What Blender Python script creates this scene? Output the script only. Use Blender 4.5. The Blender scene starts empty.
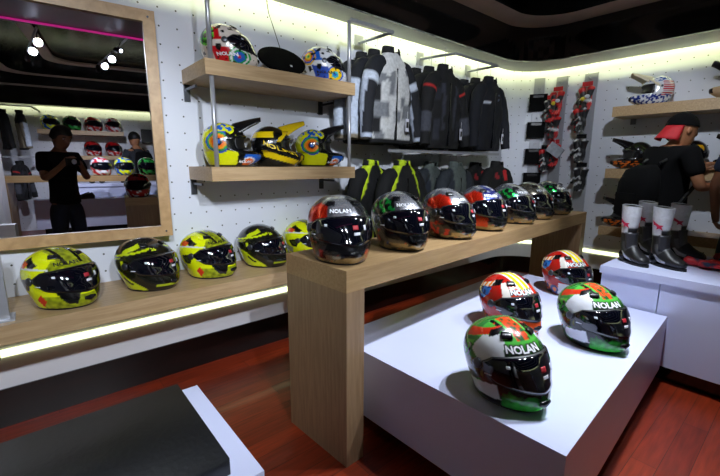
import bpy, bmesh, math, random
from mathutils import Vector, Matrix, noise
random.seed(7)
SC = bpy.context.scene
COL = SC.collection
PI = math.pi
R = math.radians

# ------------------------------------------------------------------ materials
def srgb(c):
    if isinstance(c, str):
        c = tuple(int(c[i:i+2], 16)/255 for i in (0, 2, 4))
    return tuple((v/12.92 if v <= .04045 else ((v+.055)/1.055)**2.4) for v in c[:3])

MATS = {}
def mat(name, color=None, rough=.5, metal=0., coat=0., spec=.5, var=0., vscale=20., bump=0., emit=None, estr=0., vcol=False, alpha=1., trans=0., stretch=None, coords='Object'):
    if name in MATS:
        return MATS[name]
    m = bpy.data.materials.new(name); m.use_nodes = True
    nt = m.node_tree; N = nt.nodes; L = nt.links
    b = N['Principled BSDF']
    b.inputs['Roughness'].default_value = rough
    b.inputs['Metallic'].default_value = metal
    b.inputs['Coat Weight'].default_value = coat
    b.inputs['Coat Roughness'].default_value = .05
    b.inputs['Specular IOR Level'].default_value = spec
    b.inputs['Alpha'].default_value = alpha
    b.inputs['Transmission Weight'].default_value = trans
    if color is not None:
        c = srgb(color)
        b.inputs['Base Color'].default_value = (*c, 1)
    src = None
    if vcol:
        a = N.new('ShaderNodeAttribute'); a.attribute_name = 'Col'
        src = a.outputs['Color']
    if var or bump:
        tc = N.new('ShaderNodeTexCoord'); mp = N.new('ShaderNodeMapping')
        L.new(tc.outputs[coords], mp.inputs[0])
        if stretch: mp.inputs['Scale'].default_value = stretch
        nz = N.new('ShaderNodeTexNoise'); nz.inputs['Scale'].default_value = vscale
        nz.inputs['Detail'].default_value = 5
        L.new(mp.outputs[0], nz.inputs['Vector'])
        if var:
            mx = N.new('ShaderNodeMix'); mx.data_type = 'RGBA'; mx.blend_type = 'MULTIPLY'
            mx.inputs[0].default_value = 1
            rm = N.new('ShaderNodeMapRange')
            rm.inputs['From Min'].default_value = .3; rm.inputs['From Max'].default_value = .7
            rm.inputs['To Min'].default_value = 1-var; rm.inputs['To Max'].default_value = 1
            L.new(nz.outputs[0], rm.inputs[0])
            if src: L.new(src, mx.inputs[6])
            else: mx.inputs[6].default_value = (*c, 1)
            L.new(rm.outputs[0], mx.inputs[7])
            src = mx.outputs[2]
        if bump:
            bp = N.new('ShaderNodeBump'); bp.inputs['Strength'].default_value = bump
            bp.inputs['Distance'].default_value = .01
            L.new(nz.outputs[0], bp.inputs['Height']); L.new(bp.outputs[0], b.inputs['Normal'])
    if src: L.new(src, b.inputs['Base Color'])
    if emit is not None:
        b.inputs['Emission Color'].default_value = (*srgb(emit), 1)
        b.inputs['Emission Strength'].default_value = estr
    MATS[name] = m
    return m

def math_node(nt, op, a, b=None, c=None):
    n = nt.nodes.new('ShaderNodeMath'); n.operation = op
    for i, v in enumerate((a, b, c)):
        if v is None: continue
        if isinstance(v, (int, float)): n.inputs[i].default_value = v
        else: nt.links.new(v, n.inputs[i])
    return n.outputs[0]

def pegboard(name, color):
    m = mat(name, color, rough=.42)
    nt = m.node_tree; N = nt.nodes; L = nt.links; b = N['Principled BSDF']
    uv = N.new('ShaderNodeUVMap'); uv.uv_map = 'UVMap'
    sp = N.new('ShaderNodeSeparateXYZ'); L.new(uv.outputs[0], sp.inputs[0])
    def cell(o, off):
        f = math_node(nt, 'FRACT', math_node(nt, 'DIVIDE', math_node(nt, 'SUBTRACT', o, off), .0872))
        return math_node(nt, 'MULTIPLY', math_node(nt, 'SUBTRACT', f, .5), .0872)
    x = cell(sp.outputs[0], .612-.0436); z = cell(sp.outputs[1], 1.878-.0436)
    d = math_node(nt, 'SQRT', math_node(nt, 'ADD', math_node(nt, 'MULTIPLY', x, x), math_node(nt, 'MULTIPLY', z, z)))
    hole = math_node(nt, 'LESS_THAN', d, .0045)
    mx = N.new('ShaderNodeMix'); mx.data_type = 'RGBA'
    L.new(hole, mx.inputs[0])
    mx.inputs[6].default_value = (*srgb(color), 1); mx.inputs[7].default_value = (*srgb('3c3a38'), 1)
    L.new(mx.outputs[2], b.inputs['Base Color'])
    return m

def wood_mat(name, c1, c2, rough=.4, stretch=(1, 14, 14), scale=6.):
    m = mat(name, c1, rough=rough)
    nt = m.node_tree; N = nt.nodes; L = nt.links; b = N['Principled BSDF']
    tc = N.new('ShaderNodeTexCoord'); mp = N.new('ShaderNodeMapping'); mp.inputs['Scale'].default_value = stretch
    L.new(tc.outputs['Object'], mp.inputs[0])
    nz = N.new('ShaderNodeTexNoise'); nz.inputs['Scale'].default_value = scale; nz.inputs['Detail'].default_value = 8
    nz.inputs['Distortion'].default_value = .4
    L.new(mp.outputs[0], nz.inputs['Vector'])
    cr = N.new('ShaderNodeValToRGB')
    cr.color_ramp.elements[0].position = .35; cr.color_ramp.elements[1].position = .68
    cr.color_ramp.elements[0].color = (*srgb(c2), 1); cr.color_ramp.elements[1].color = (*srgb(c1), 1)
    L.new(nz.outputs[0], cr.inputs[0]); L.new(cr.outputs[0], b.inputs['Base Color'])
    return m

def floor_mat():
    m = mat('merbau_floor', '6a2412', rough=.36, coat=.1)
    nt = m.node_tree; N = nt.nodes; L = nt.links; b = N['Principled BSDF']
    tc = N.new('ShaderNodeTexCoord')
    br = N.new('ShaderNodeTexBrick'); br.inputs['Scale'].default_value = 1
    br.offset = .5; br.inputs['Brick Width'].default_value = .9; br.inputs['Row Height'].default_value = .09
    br.inputs['Mortar Size'].default_value = .0012
    br.inputs['Color1'].default_value = (*srgb('8c3014'), 1); br.inputs['Color2'].default_value = (*srgb('70220e'), 1)
    br.inputs['Mortar'].default_value = (*srgb('3a120a'), 1)
    L.new(tc.outputs['Object'], br.inputs['Vector'])
    mp = N.new('ShaderNodeMapping'); mp.inputs['Scale'].default_value = (2, 22, 1); L.new(tc.outputs['Object'], mp.inputs[0])
    nz = N.new('ShaderNodeTexNoise'); nz.inputs['Scale'].default_value = 3; nz.inputs['Detail'].default_value = 6
    L.new(mp.outputs[0], nz.inputs['Vector'])
    rm = N.new('ShaderNodeMapRange'); rm.inputs['From Min'].default_value = .3; rm.inputs['From Max'].default_value = .7
    rm.inputs['To Min'].default_value = .62; rm.inputs['To Max'].default_value = 1.15
    L.new(nz.outputs[0], rm.inputs[0])
    mx = N.new('ShaderNodeMix'); mx.data_type = 'RGBA'; mx.blend_type = 'MULTIPLY'; mx.inputs[0].default_value = 1
    L.new(br.outputs[0], mx.inputs[6]); L.new(rm.outputs[0], mx.inputs[7]); L.new(mx.outputs[2], b.inputs['Base Color'])
    return m

M_PEG = pegboard('peg_wall', 'd6d9e4')
M_WHITE = mat('white_laminate', 'ccd1f0', rough=.3, var=.04, vscale=3)
M_PANEL = mat('white_panel', 'e8e8ee', rough=.4, var=.03, vscale=3)
M_CREAM = mat('soffit_white', 'd6d6cc', rough=.5, var=.03, vscale=4)
M_BLACKG = mat('black_gloss', '0a0909', rough=.1, coat=.3, var=.2, vscale=5)
M_BLACKC = mat('black_ceiling', '080708', rough=.16, var=.3, vscale=4)
M_BROWNB = mat('brown_band', 'd8bca4', rough=.4, var=.15, vscale=6)
M_MAROON = mat('maroon_panel', '5a0d12', rough=.35, var=.1, vscale=6)
M_MAG = mat('magenta_neon', 'ff40a0', emit='d02a90', estr=.5)
M_OAK = wood_mat('oak_laminate', 'bfa27c', 'aa8c66')
M_OAKT = wood_M_OAKT = wood_mat('oak_table', 'aa8c64', '987a54')
M_OAKV = wood_mat('oak_table_leg', '94795c', '82684c', stretch=(14, 14, 1))  # upright grain; table oak darkened, the legs' shade is put into the colour
M_FRAME = wood_mat('oak_mirror_frame', 'bd9a6e', 'a68358', stretch=(6, 6, 6), scale=4)
M_FLOOR = floor_mat()
M_LED = mat('led_strip', 'f4f8d8', emit='f6ffc4', estr=1.7)
M_METAL = mat('brushed_metal', 'b8bac2', rough=.35, metal=.55, var=.1, vscale=30)
M_DARKMETAL = mat('dark_metal', '55575e', rough=.35, metal=.8, var=.1, vscale=30)
M_RUB = mat('black_rubber', '0c0c0e', rough=.5, var=.2, vscale=40)
M_BLK = mat('black_plastic', '0d0e12', rough=.25, var=.2, vscale=40)
M_LEATHER = mat('black_leather', '0c0f14', rough=.5, var=.25, vscale=60, bump=.15)
M_PAINT = mat('helmet_paint', rough=.2, coat=.6, vcol=True, var=.1, vscale=30)
M_CHROME = mat('helmet_metallic_paint', rough=.26, metal=.75, coat=.6, vcol=True, var=.1, vscale=30)
M_CLOTH = mat('textile', rough=.85, vcol=True, var=.3, vscale=50, bump=.3)
M_LEA2 = mat('painted_leather', rough=.45, vcol=True, var=.15, vscale=60)
M_VIS = mat('dark_visor', '080a14', rough=.06, coat=1., spec=.8, var=.3, vscale=8)
M_LABW = mat('label_white', 'd8d8e4', rough=.5, var=.05)
M_LABR = mat('label_red', 'b02430', rough=.5, var=.05)
M_LETW = mat('lettering_white', 'e8e8ee', rough=.4, var=.03)
M_LETK = mat('lettering_black', '0a0a0c', rough=.4, var=.03)
M_LETY = mat('lettering_yellow', 'c8dc20', rough=.4, var=.03)
M_SKIN = mat('skin_tone', 'a87250', rough=.55, var=.1, vscale=30)
M_SKIND = mat('skin_tone_dark', '7c5038', rough=.55, var=.1, vscale=30)
M_HAIR = mat('black_hair', '0c0a0a', rough=.6, var=.4, vscale=80)
M_TEE = mat('black_tee', '0b0b0d', rough=.95, spec=.2, var=.3, vscale=30)
M_NAVY = mat('navy_tee', '1e2740', rough=.9, var=.3, vscale=30)
M_GREYT = mat('slate_tee', '2c3038', rough=.9, var=.3, vscale=30)
M_JEAN = mat('dark_jeans', '1b2236', rough=.9, var=.35, vscale=40)
M_RED = mat('red_fabric', 'c01c26', rough=.7, var=.2, vscale=40)
M_PACK = mat('black_pack', '08080a', rough=.95, spec=.2, var=.3, vscale=30)
M_GREYP = mat('grey_display_panel', 'a2a4ac', rough=.3, metal=.1, var=.08, vscale=5)
M_SPOT = mat('spot_lens', 'ffffff', emit='dfe8ff', estr=14)
M_ORANGE = mat('orange_print', 'e08a18', rough=.6, var=.1)
M_SHOE = mat('shoe_dark', '101014', rough=.6, var=.2)
m_mirror = mat('mirror_glass', 'd6d4da', rough=.0, metal=1.)
M_WOODK = M_BLK

# ------------------------------------------------------------------ mesh helpers
def link(name, me, parent=None):
    o = bpy.data.objects.new(name, me); COL.objects.link(o)
    if parent is not None: o.parent = parent
    return o

class MB:
    def __init__(s): s.bm = bmesh.new()
    def box(s, x0, x1, y0, y1, z0, z1, M=None, mi=0):
        vs = [s.bm.verts.new(Vector(p) if M is None else M @ Vector(p)) for p in
              [(x0,y0,z0),(x1,y0,z0),(x1,y1,z0),(x0,y1,z0),(x0,y0,z1),(x1,y0,z1),(x1,y1,z1),(x0,y1,z1)]]
        for f in ((0,3,2,1),(4,5,6,7),(0,1,5,4),(1,2,6,5),(2,3,7,6),(3,0,4,7)):
            s.bm.faces.new([vs[i] for i in f]).material_index = mi
        return s
    def prism(s, pts, z0, z1, M=None, mi=0):
        n = len(pts)
        a = [s.bm.verts.new((M or Matrix()) @ Vector((p[0], p[1], z0))) for p in pts]
        b = [s.bm.verts.new((M or Matrix()) @ Vector((p[0], p[1], z1))) for p in pts]
        s.bm.faces.new(a[::-1]).material_index = mi; s.bm.faces.new(b).material_index = mi
        for i in range(n):
            s.bm.faces.new((a[i], a[(i+1)%n], b[(i+1)%n], b[i])).material_index = mi
        return s
    def loft(s, rings, cap0=True, cap1=True, closed=True, mi=0):
        vr = [[s.bm.verts.new(Vector(p)) for p in r] for r in rings]
        n = len(vr[0])
        for i in range(len(vr)-1):
            for j in range(n if closed else n-1):
                k = (j+1) % n
                s.bm.faces.new((vr[i][j], vr[i][k], vr[i+1][k], vr[i+1][j])).material_index = mi
        if closed and cap0: s.bm.faces.new(vr[0][::-1]).material_index = mi
        if closed and cap1: s.bm.faces.new(vr[-1]).material_index = mi
        return s
    def tube(s, pts, r, n=10, cap=True, mi=0):
        pts = [Vector(p) for p in pts]; rs = r if isinstance(r, (list, tuple)) else [r]*len(pts)
        rings = []; up = Vector((0, 0, 1))
        for i, p in enumerate(pts):
            d = (pts[min(i+1, len(pts)-1)]-pts[max(i-1, 0)]).normalized()
            a = up if abs(d.dot(up)) < .95 else Vector((1, 0, 0))
            u = d.cross(a).normalized(); v = d.cross(u).normalized()
            rings.append([p+rs[i]*(math.cos(2*PI*k/n)*u+math.sin(2*PI*k/n)*v) for k in range(n)])
        return s.loft(rings, cap, cap, mi=mi)
    def ell(s, c, r, nu=16, nv=10, M=None, mi=0):
        rings = []
        for i in range(1, nv):
            t = PI*i/nv
            rings.append([(M or Matrix()) @ Vector((c[0]+r[0]*math.sin(t)*math.cos(2*PI*j/nu), c[1]+r[1]*math.sin(t)*math.sin(2*PI*j/nu), c[2]-r[2]*math.cos(t))) for j in range(nu)])
        return s.loft(rings, mi=mi)
    def mesh(s, name, mats, smooth=False, bevel=0, seg=2):
        if bevel:
            bmesh.ops.bevel(s.bm, geom=[e for e in s.bm.edges if e.calc_face_angle(0) > .6] , offset=bevel, segments=seg, profile=.5, affect='EDGES')
        bmesh.ops.recalc_face_normals(s.bm, faces=s.bm.faces[:])
        me = bpy.data.meshes.new(name); s.bm.to_mesh(me); s.bm.free()
        for m in (mats if isinstance(mats, (list, tuple)) else [mats]): me.materials.append(m)
        if smooth:
            for p in me.polygons: p.use_smooth = True
        return me
    def build(s, name, mats, parent=None, smooth=False, bevel=0, seg=2):
        return link(name, s.mesh(name, mats, smooth, bevel, seg), parent)

def rawmesh(name, verts, faces, m, smooth=True, cols=None):
    me = bpy.data.meshes.new(name); me.from_pydata([tuple(v) for v in verts], [], faces)
    me.materials.append(m)
    if smooth:
        for p in me.polygons: p.use_smooth = True
    if cols:
        a = me.color_attributes.new('Col', 'FLOAT_COLOR', 'POINT')
        for i, c in enumerate(cols): a.data[i].color = (c[0], c[1], c[2], 1)
    me.update()
    return me

def paint_mesh(me, fn):
    a = me.color_attributes.new('Col', 'FLOAT_COLOR', 'POINT')
    for i, v in enumerate(me.vertices): a.data[i].color = (*fn(v.co), 1)

def thing(name, label, cat, loc=(0, 0, 0), rz=0, group=None):
    o = bpy.data.objects.new(name, None); COL.objects.link(o)
    o.location = loc; o.rotation_euler = (0, 0, rz); o.empty_display_size = .1
    return tag(o, label, cat, group)
def tag(o, label, cat, group=None, kind=None):
    o['label'] = label; o['category'] = cat
    if group: o['group'] = group
    if kind: o['kind'] = kind
    return o
def struct(o): o['kind'] = 'structure'; return o
def dup(root, loc, rz, label, group=None):
    r = root.copy(); COL.objects.link(r); r.location = loc; r.rotation_euler = (0, 0, rz)
    r['label'] = label
    if group: r['group'] = group
    for ch in [c for c in SC.objects if c.parent == root]:
        c = ch.copy(); COL.objects.link(c); c.parent = r
        for g in [q for q in SC.objects if q.parent == ch]:
            d = g.copy(); COL.objects.link(d); d.parent = c
    return r

def grid_shell(fn, nu, nv, th, name, m):
    """closed thin shell over fn(u,v)->(point); thickness along the normal"""
    P = [[Vector(fn(i/nu, j/nv)) for j in range(nv+1)] for i in range(nu+1)]
    V = []; F = []
    def nrm(i, j):
        a = P[min(i+1, nu)][j]-P[max(i-1, 0)][j]; b = P[i][min(j+1, nv)]-P[i][max(j-1, 0)]
        n = a.cross(b); return n.normalized() if n.length > 1e-12 else Vector((0, 0, 1))
    for s in (0, 1):
        for i in range(nu+1):
            for j in range(nv+1):
                V.append(P[i][j]+nrm(i, j)*th*s)
    W = nv+1; O = (nu+1)*W
    for i in range(nu):
        for j in range(nv):
            a = i*W+j
            F.append((a, a+1, a+W+1, a+W)); F.append((O+a, O+a+W, O+a+W+1, O+a+1))
    for i in range(nu):
        for j, fl in ((0, 0), (nv, 1)):
            a = i*W+j; b = a+W
            F.append((a, b, O+b, O+a) if not fl else (b, a, O+a, O+b))
    for j in range(nv):
        for i, fl in ((0, 1), (nu, 0)):
            a = i*W+j; b = a+1
            F.append((a, b, O+b, O+a) if not fl else (b, a, O+a, O+b))
    return rawmesh(name, V, F, m)

# ------------------------------------------------------------------ room shell
X0, X1, Y0, Y1 = -1.95, 4.24, -4.35, 2.297
ZS, ZC = 2.126, 2.40
def contour(x0, x1, y0, y1, r, n=14):
    pts = []
    for cx, cy, a0 in ((x1-r, y0+r, -90), (x1-r, y1-r, 0), (x0+r, y1-r, 90), (x0+r, y0+r, 180)):
        for i in range(n+1):
            a = R(a0+90*i/n); pts.append((cx+r*math.cos(a), cy+r*math.sin(a)))
    return pts          # ccw from the bottom right corner
def wall_run(name, pts, z0, z1, m, u0, flip=False, thick=.08):
    """vertical wall along an open polyline, UV u = arc length"""
    me = bpy.data.meshes.new(name); V = []; F = []; U = [u0]
    for a, b in zip(pts, pts[1:]): U.append(U[-1]+math.dist(a, b)*(1 if not flip else -1))
    n = len(pts)
    out = []
    for i, p in enumerate(pts):
        a = Vector(pts[max(i-1, 0)]); b = Vector(pts[min(i+1, n-1)]); d = (b-a).normalized()
        out.append((p[0]+d.y*thick, p[1]-d.x*thick))
    for q in (pts, out):
        for z in (z0, z1):
            V += [(p[0], p[1], z) for p in q]
    for i in range(n-1):
        F.append((i, i+n, i+1+n, i+1)); F.append((2*n+i, 2*n+i+1, 3*n+i+1, 3*n+i))
        F.append((n+i, 3*n+i, 3*n+i+1, n+i+1)); F.append((i, i+1, 2*n+i+1, 2*n+i))
    F.append((0, 2*n, 3*n, n)); F.append((n-1, 2*n-1, 4*n-1, 3*n-1))
    me.from_pydata(V, [], F); me.materials.append(m)
    uv = me.uv_layers.new(name='UVMap')
    for p in me.polygons:
        for li in p.loop_indices:
            vi = me.loops[li].vertex_index; uv.data[li].uv = (U[vi % n], V[vi][2])
        p.use_smooth = False
    return struct(link(name, me))

rr = .42
corner = [(X1-rr+rr*math.cos(R(a)), Y1-rr+rr*math.sin(R(a))) for a in range(90, -1, -6)]
wall_run('wall_left', [(X0, Y1)] + corner, 0, 2.62, M_PEG, X0, thick=-.08)
L0 = X0 + 0
wall_run('wall_right', [(X1, Y1-rr), (X1, Y0)], 0, 2.62, M_PEG, .612*3, thick=-.08)
wall_run('wall_back', [(X1, Y0), (X0, Y0)], 0, 2.62, M_PEG, 0, thick=-.08)
wall_run('wall_side', [(X0, Y0), (X0, Y1)], 0, 2.62, M_PEG, 0, thick=-.08)
struct(MB().box(X0-.1, X1+.1, Y0-.1, Y1+.1, -.06, 0).build('floor', M_FLOOR))
struct(MB().box(X0-.1, X1+.1, Y0-.1, Y1+.1, 2.62, 2.68).build('ceiling', M_BLACKC))

def ring_slab(name, co, ci, z0, z1, m):
    """ring between two contours (same point count) with thickness"""
    n = len(co); V = []; F = []
    for z in (z0, z1):
        V += [(p[0], p[1], z) for p in co]; V += [(p[0], p[1], z) for p in ci]
    for i in range(n):
        k = (i+1) % n
        F += [(i, n+i, n+k, k), (2*n+i, 2*n+k, 3*n+k, 3*n+i), (i, k, 2*n+k, 2*n+i), (n+i, 3*n+i, 3*n+k, n+k)]
    me = rawmesh(name, V, F, m, smooth=False)
    bm = bmesh.new(); bm.from_mesh(me); bmesh.ops.recalc_face_normals(bm, faces=bm.faces[:]); bm.to_mesh(me); bm.free()
    return struct(link(name, me))
gap = .06
def off(dl, dr, r, n=14): return contour(X0+dl, X1-dr, Y0+dl, Y1-dl, r, n)
A_ = off(gap, gap, rr-.03); B_ = off(.277, .455, .40); B2 = off(.297, .475, .39)
C_ = off(.50, .72, .34); D_ = off(.85, 1.02, .36); E_ = off(1.02, 1.19, .34); E2 = off(1.04, 1.21, .34)
B3 = off(.279, .457, .40)
ring_slab('trim_1', A_, B_, ZS, ZS+.006, M_CREAM)            # white soffit board, open slot along the wall
ring_slab('trim_2', B_, B2, ZS-.006, ZC+.01, M_BLACKG)        # glossy black fascia
ring_slab('trim_3', B2, C_, ZC, ZC+.02, M_BROWNB)             # brown underside band
ring_slab('trim_4', C_, off(.52, .74, .33), ZC, 2.52, M_BLACKG)
ring_slab('trim_5', off(.52, .74, .33), D_, 2.50, 2.52, M_BLACKC)
ring_slab('trim_6', D_, E_, 2.49, 2.51, M_BROWNB)
ring_slab('trim_7', E_, E2, 2.49, 2.62, M_BLACKG)
ring_slab('trim_8', off(1.5, 1.7, .3), off(1.62, 1.82, .3), 2.57, 2.6, M_BROWNB)
struct(MB().box(-1.0, 1.35, -.25, 1.15, 2.395, 2.44).build('trim_9', M_MAROON, bevel=.004))
struct(MB().tube([(-1.0, -.06-.03, 2.39), (1.35, -.28, 2.39)], .012).build('trim_10', M_MAG, smooth=True))

# lower dressing of the left wall, wrapping around the corner: black base, white band, LED
def run_strip(name, d0, d1, z0, z1, m, x_start=X0, y_end=-4.2):
    r0 = rr-d0; r1 = rr-d1; cx, cy = X1-rr, Y1-rr
    def ln(d, r):
        return [(x_start, Y1-d)] + [(cx+r*math.cos(R(a)), cy+r*math.sin(R(a))) for a in range(90, -1, -6)] + [(X1-d, y_end)]
    a = ln(d0, r0); b = ln(d1, r1); n = len(a); V = []; F = []
    for z in (z0, z1): V += [(p[0], p[1], z) for p in a]; V += [(p[0], p[1], z) for p in b]
    for i in range(n-1):
        k = i+1
        F += [(i, n+i, n+k, k), (2*n+i, 2*n+k, 3*n+k, 3*n+i), (i, k, 2*n+k, 2*n+i), (n+i, 3*n+i, 3*n+k, n+k)]
    F += [(0, 2*n, 3*n, n), (n-1, 2*n-1, 4*n-1, 3*n-1)]
    me = rawmesh(name, V, F, m, smooth=False)
    bm = bmesh.new(); bm.from_mesh(me); bmesh.ops.recalc_face_normals(bm, faces=bm.faces[:]); bm.to_mesh(me); bm.free()
    return link(name, me)
struct(run_strip('baseboard_left', .0, .022, 0, .183, M_BLACKG))
struct(run_strip('trim_11', .0, .014, .183, .40, M_PANEL))
o = run_strip('light_strip', .014, .021, .335, .368, M_LED)
tag(o, 'glowing pale yellow strip of light running low along the walls under the ledge', 'light strip')

# ------------------------------------------------------------------ furniture
def box_part(name, parent, m, b, bev=.003):
    return MB().box(*b).build(name, m, parent, bevel=bev)

lg = thing('display_ledge', 'long oak ledge along the left wall, under the yellow helmets and the mirror', 'ledge', (0, 2.1, .525))
box_part('top_board', lg, M_OAK, (X0+.02, 3.25, -.205, .195, 0, .075))

TR = R(3.5)
tb = thing('display_table', 'tall oak slab table carrying the row of metallic helmets', 'table', (.84, 1.27, 0), TR)
box_part('tabletop', tb, M_OAKT, (0, 2.66, -.195, .195, .73, .815))
box_part('leg', tb, M_OAKV, (0, .092, -.195, .195, 0, .73))
box_part('leg', tb, M_OAKV, (2.57, 2.66, -.195, .195, 0, .73))

pl = thing('display_plinth', 'low white plinth in front of the oak table, with four helmets on it', 'plinth', (0, 0, 0))
pts = [(1.070, .359), (2.565, .447), (2.565, .815), (2.80, .83), (2.775, 1.478), (1.035, 1.405)]
MB().prism(pts, .086, .394).build('plinth_box', M_WHITE, pl, bevel=.003)
cx, cy = 1.9, .9
inner = [(1.17, .45), (2.5, .53), (2.5, .87), (2.72, .89), (2.70, 1.38), (1.13, 1.30)]
MB().prism(inner, 0, .086).build('recessed_base', M_BLACKG, pl)

ct = thing('display_counter', 'white laminate counter with the racing boots standing on it', 'counter', (2.9, 0, 0))
YB = -1.2
box_part('countertop', ct, M_WHITE, (-.33, .48, YB, .80, .565, .609), .003)
for y0, y1 in ((.505, .79), (-.02, .50), (-.54, -.025), (YB, -.545)):
    box_part('door_panel', ct, M_WHITE, (-.318, -.298, y0, y1, .10, .563), .002)
box_part('carcass', ct, M_WHITE, (-.296, .46, YB, .79, .10, .563), .002)
box_part('recessed_base', ct, M_BLACKG, (-.26, .42, YB+.03, .76, 0, .10), .002)

bn = thing('bench', 'white low bench with a black leather cushion in the lower left corner', 'bench', (-.3, 1.11, 0))
MB().box(-.7, .695, -.26, .27, .0, .40).build('platform', M_WHITE, bn, bevel=.002)
MB().box(-.66, .622, -.215, .238, .40, .448).build('cushion', M_LEATHER, bn, bevel=.02, seg=4, smooth=True)

# shelf unit on the left wall
su = thing('wall_shelf_unit', 'two tier oak shelf unit with steel poles on the left wall', 'shelf', (.705, Y1, 0))
for z0, z1, x1 in ((1.607, 1.678, .905), (1.108, 1.178, .905)):
    b = box_part('shelf_board', su, M_OAK, (0, x1, -.352, -.004, z0, z1))
    for x in (.004, x1-.034): MB().box(x, x+.03, -.012, 0, z0-.085, z0).box(x+.01, x+.02, -.15, -.012, z0-.03, z0-.018).build('bracket', M_DARKMETAL, b)
MB().tube([(.035, -.33, 1.178), (.035, -.33, 1.607)], .011, 14).tube([(.035, -.33, 1.678), (.035, -.33, 2.124)], .011, 14).build('pole', M_METAL, su, smooth=True)
MB().tube([(.876, -.33, 1.178), (.876, -.33, 1.607)], .011, 14).tube([(.876, -.33, 1.678), (.876, -.33, 2.03)], .011, 14).build('pole', M_METAL, su, smooth=True)

# hanging rails
def rail(pts, label, plates):
    t = thing('clothes_rail', label, 'rail', (0, 0, 0), group='steel jacket rails')
    MB().tube([pts[0], pts[1]], .011, 4).tube([pts[1], pts[2]], .011, 4).tube([pts[2], pts[3]], .011, 4).build('bar', M_METAL, t)
    for x, z in plates: MB().box(x-.04, x+.04, Y1-.008, Y1-.001, z-.05, z+.05).build('wall_plate', M_METAL, t, bevel=.002)
    return t
rail([(1.59, 1.967, 2.04), (1.60, 1.967, 2.04), (1.95, 1.967, 2.04), (1.93, Y1-.008, 2.04)], 'bent steel rail beside the shelf unit with the pale grey jackets hung from it', [(1.93, 2.04)])
rail([(2.585, Y1-.008, 2.04), (2.67, 2.0, 2.04), (3.27, 2.0, 2.04), (3.25, Y1-.008, 2.04)], 'u shaped steel rail near the corner with the black jackets hung from it', [(2.585, 2.04), (3.25, 2.04)])
lr = thing('clothes_rail', 'long straight steel rail under the upper jackets', 'rail', (0, 0, 0), group='lower jacket rail')
MB().box(1.92, 3.30, 1.945, 1.965, 1.275, 1.295).build('bar', M_METAL, lr, bevel=.003)
for x in (2.33, 2.95): 
    MB().box(x-.055, x+.055, Y1-.02, Y1-.001, .95, 1.30).box(x-.02, x+.02, 1.965, Y1-.02, 1.27, 1.29).build('wall_plate', M_PANEL, lr, bevel=.002)

# mirror, turned a few degrees against the wall
mr = thing('mirror', 'large wall mirror in an oak frame reflecting the shop and the photographer', 'mirror', (.20, 2.24, 0), R(-5))
XL, XR, ZB, ZT = -1.02, .37, .822, 1.905
fw = .052
FR = MB(); 
FR.box(XL, XR, -.02, .02, ZB, ZB+fw).box(XL, XR, -.02, .02, ZT-fw, ZT)
FR.box(XL, XL+fw, -.02, .02, ZB+fw, ZT-fw).box(XR-fw, XR, -.02, .02, ZB+fw, ZT-fw)
fr = FR.build('frame', M_FRAME, mr, bevel=.002)
for x, z in ((XL+.03, ZB+.026), (XR-.03, ZB+.026), (XR-.03, ZT-.03), (XL+.03, ZT-.03)):
    MB().tube([(x, -.0225, z), (x, -.0195, z)], .005, 12).build('screw', M_DARKMETAL, fr)
MB().box(XL+fw-.004, XR-fw+.004, -.004, .0, ZB+fw-.004, ZT-fw+.004).build('glass', m_mirror, mr)
MB().box(XL+.03, XR-.03, .0, .016, ZB+.03, ZT-.03).build('backing', M_BLK, mr)
MB().box(XL+.02, XL+.10, .02, .10, .9, 1.8).build('wall_spacer', M_BLK, mr) if False else None
MB().box(-.45, -.35, .018, Y1-2.24-.02, 1.3, 1.45).build('wall_mount', M_BLK, mr)

# right wall shelves
for z0, z1, lab, ye in ((1.603, 1.685, 'topmost oak shelf on the right wall, above the man in the cap', 1.275), (1.083, 1.165, 'middle oak shelf on the right wall behind the man with the backpack', 1.275), (.577, .655, 'lowest oak shelf on the right wall, partly hidden by the boots', 1.275)):
    s = thing('wall_shelf', lab, 'shelf', (X1-.15, 0, z0), group='oak shelves on the right wall')
    box_part('shelf_board', s, M_OAK, (-.165, .148, -1.6, ye, 0, z1-z0))
    for y in (ye-.08, -.2): MB().box(.13, .148, y-.02, y+.02, -.05, 0).build('bracket', M_DARKMETAL, s)

# steel post foot at the picture's left edge and small knob on the light strip
t = thing('metal_post', 'grey steel post with a flat foot standing on the ledge at the left edge', 'post', (-.132, 1.985, .60))
MB().box(-.03, .03, -.03, .03, .006, .30).build('upright', M_METAL, t, bevel=.004)
MB().box(-.05, .045, -.05, .05, 0, .006).build('foot_plate', M_METAL, t, bevel=.002)
t = thing('cable_clip', 'small black knob on the light strip at the far left', 'clip', (-.19, 2.272, .345))
MB().tube([(0, .003, 0), (0, -.03, 0)], .02, 16).build('knob', M_BLK, t, smooth=True, bevel=.003)

# round black disc leaning on the top shelf with its wire
t = thing('round_sign', 'flat oval black disc lying tipped on the top shelf between two helmets', 'sign', (1.183, 2.07, 1.679))
Mx = Matrix.Translation((0, 0, .083)) @ Matrix.Rotation(R(-2), 4, 'Y') @ Matrix.Rotation(R(52), 4, 'X')
Mb = MB(); Mb.loft([[Mx @ Vector((r*.145*math.cos(2*PI*i/48), r*.10*math.sin(2*PI*i/48), z)) for i in range(48)] for r, z in ((.97, -.008), (1, -.004), (1, .004), (.97, .008))])
Mb.build('disc', mat('matte_black', '050506', rough=.95, spec=.1, var=.1), t)
MB().box(.03, .043, -.05, -.037, .008, .0095, M=Mx).build('price_tag', M_LABW, t)
MB().box(-.05, .05, .06, .075, -.083, -.02).build('rest', M_BLK, t) if False else None
w = MB().tube([(1.19, 2.10, 1.86-.03), (1.175, 2.15, 1.96), (1.178, 2.2, 2.04), (1.165, 2.2, 2.126)], .0022, 6).build('hanging_wire', M_RUB, smooth=True)
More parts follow.
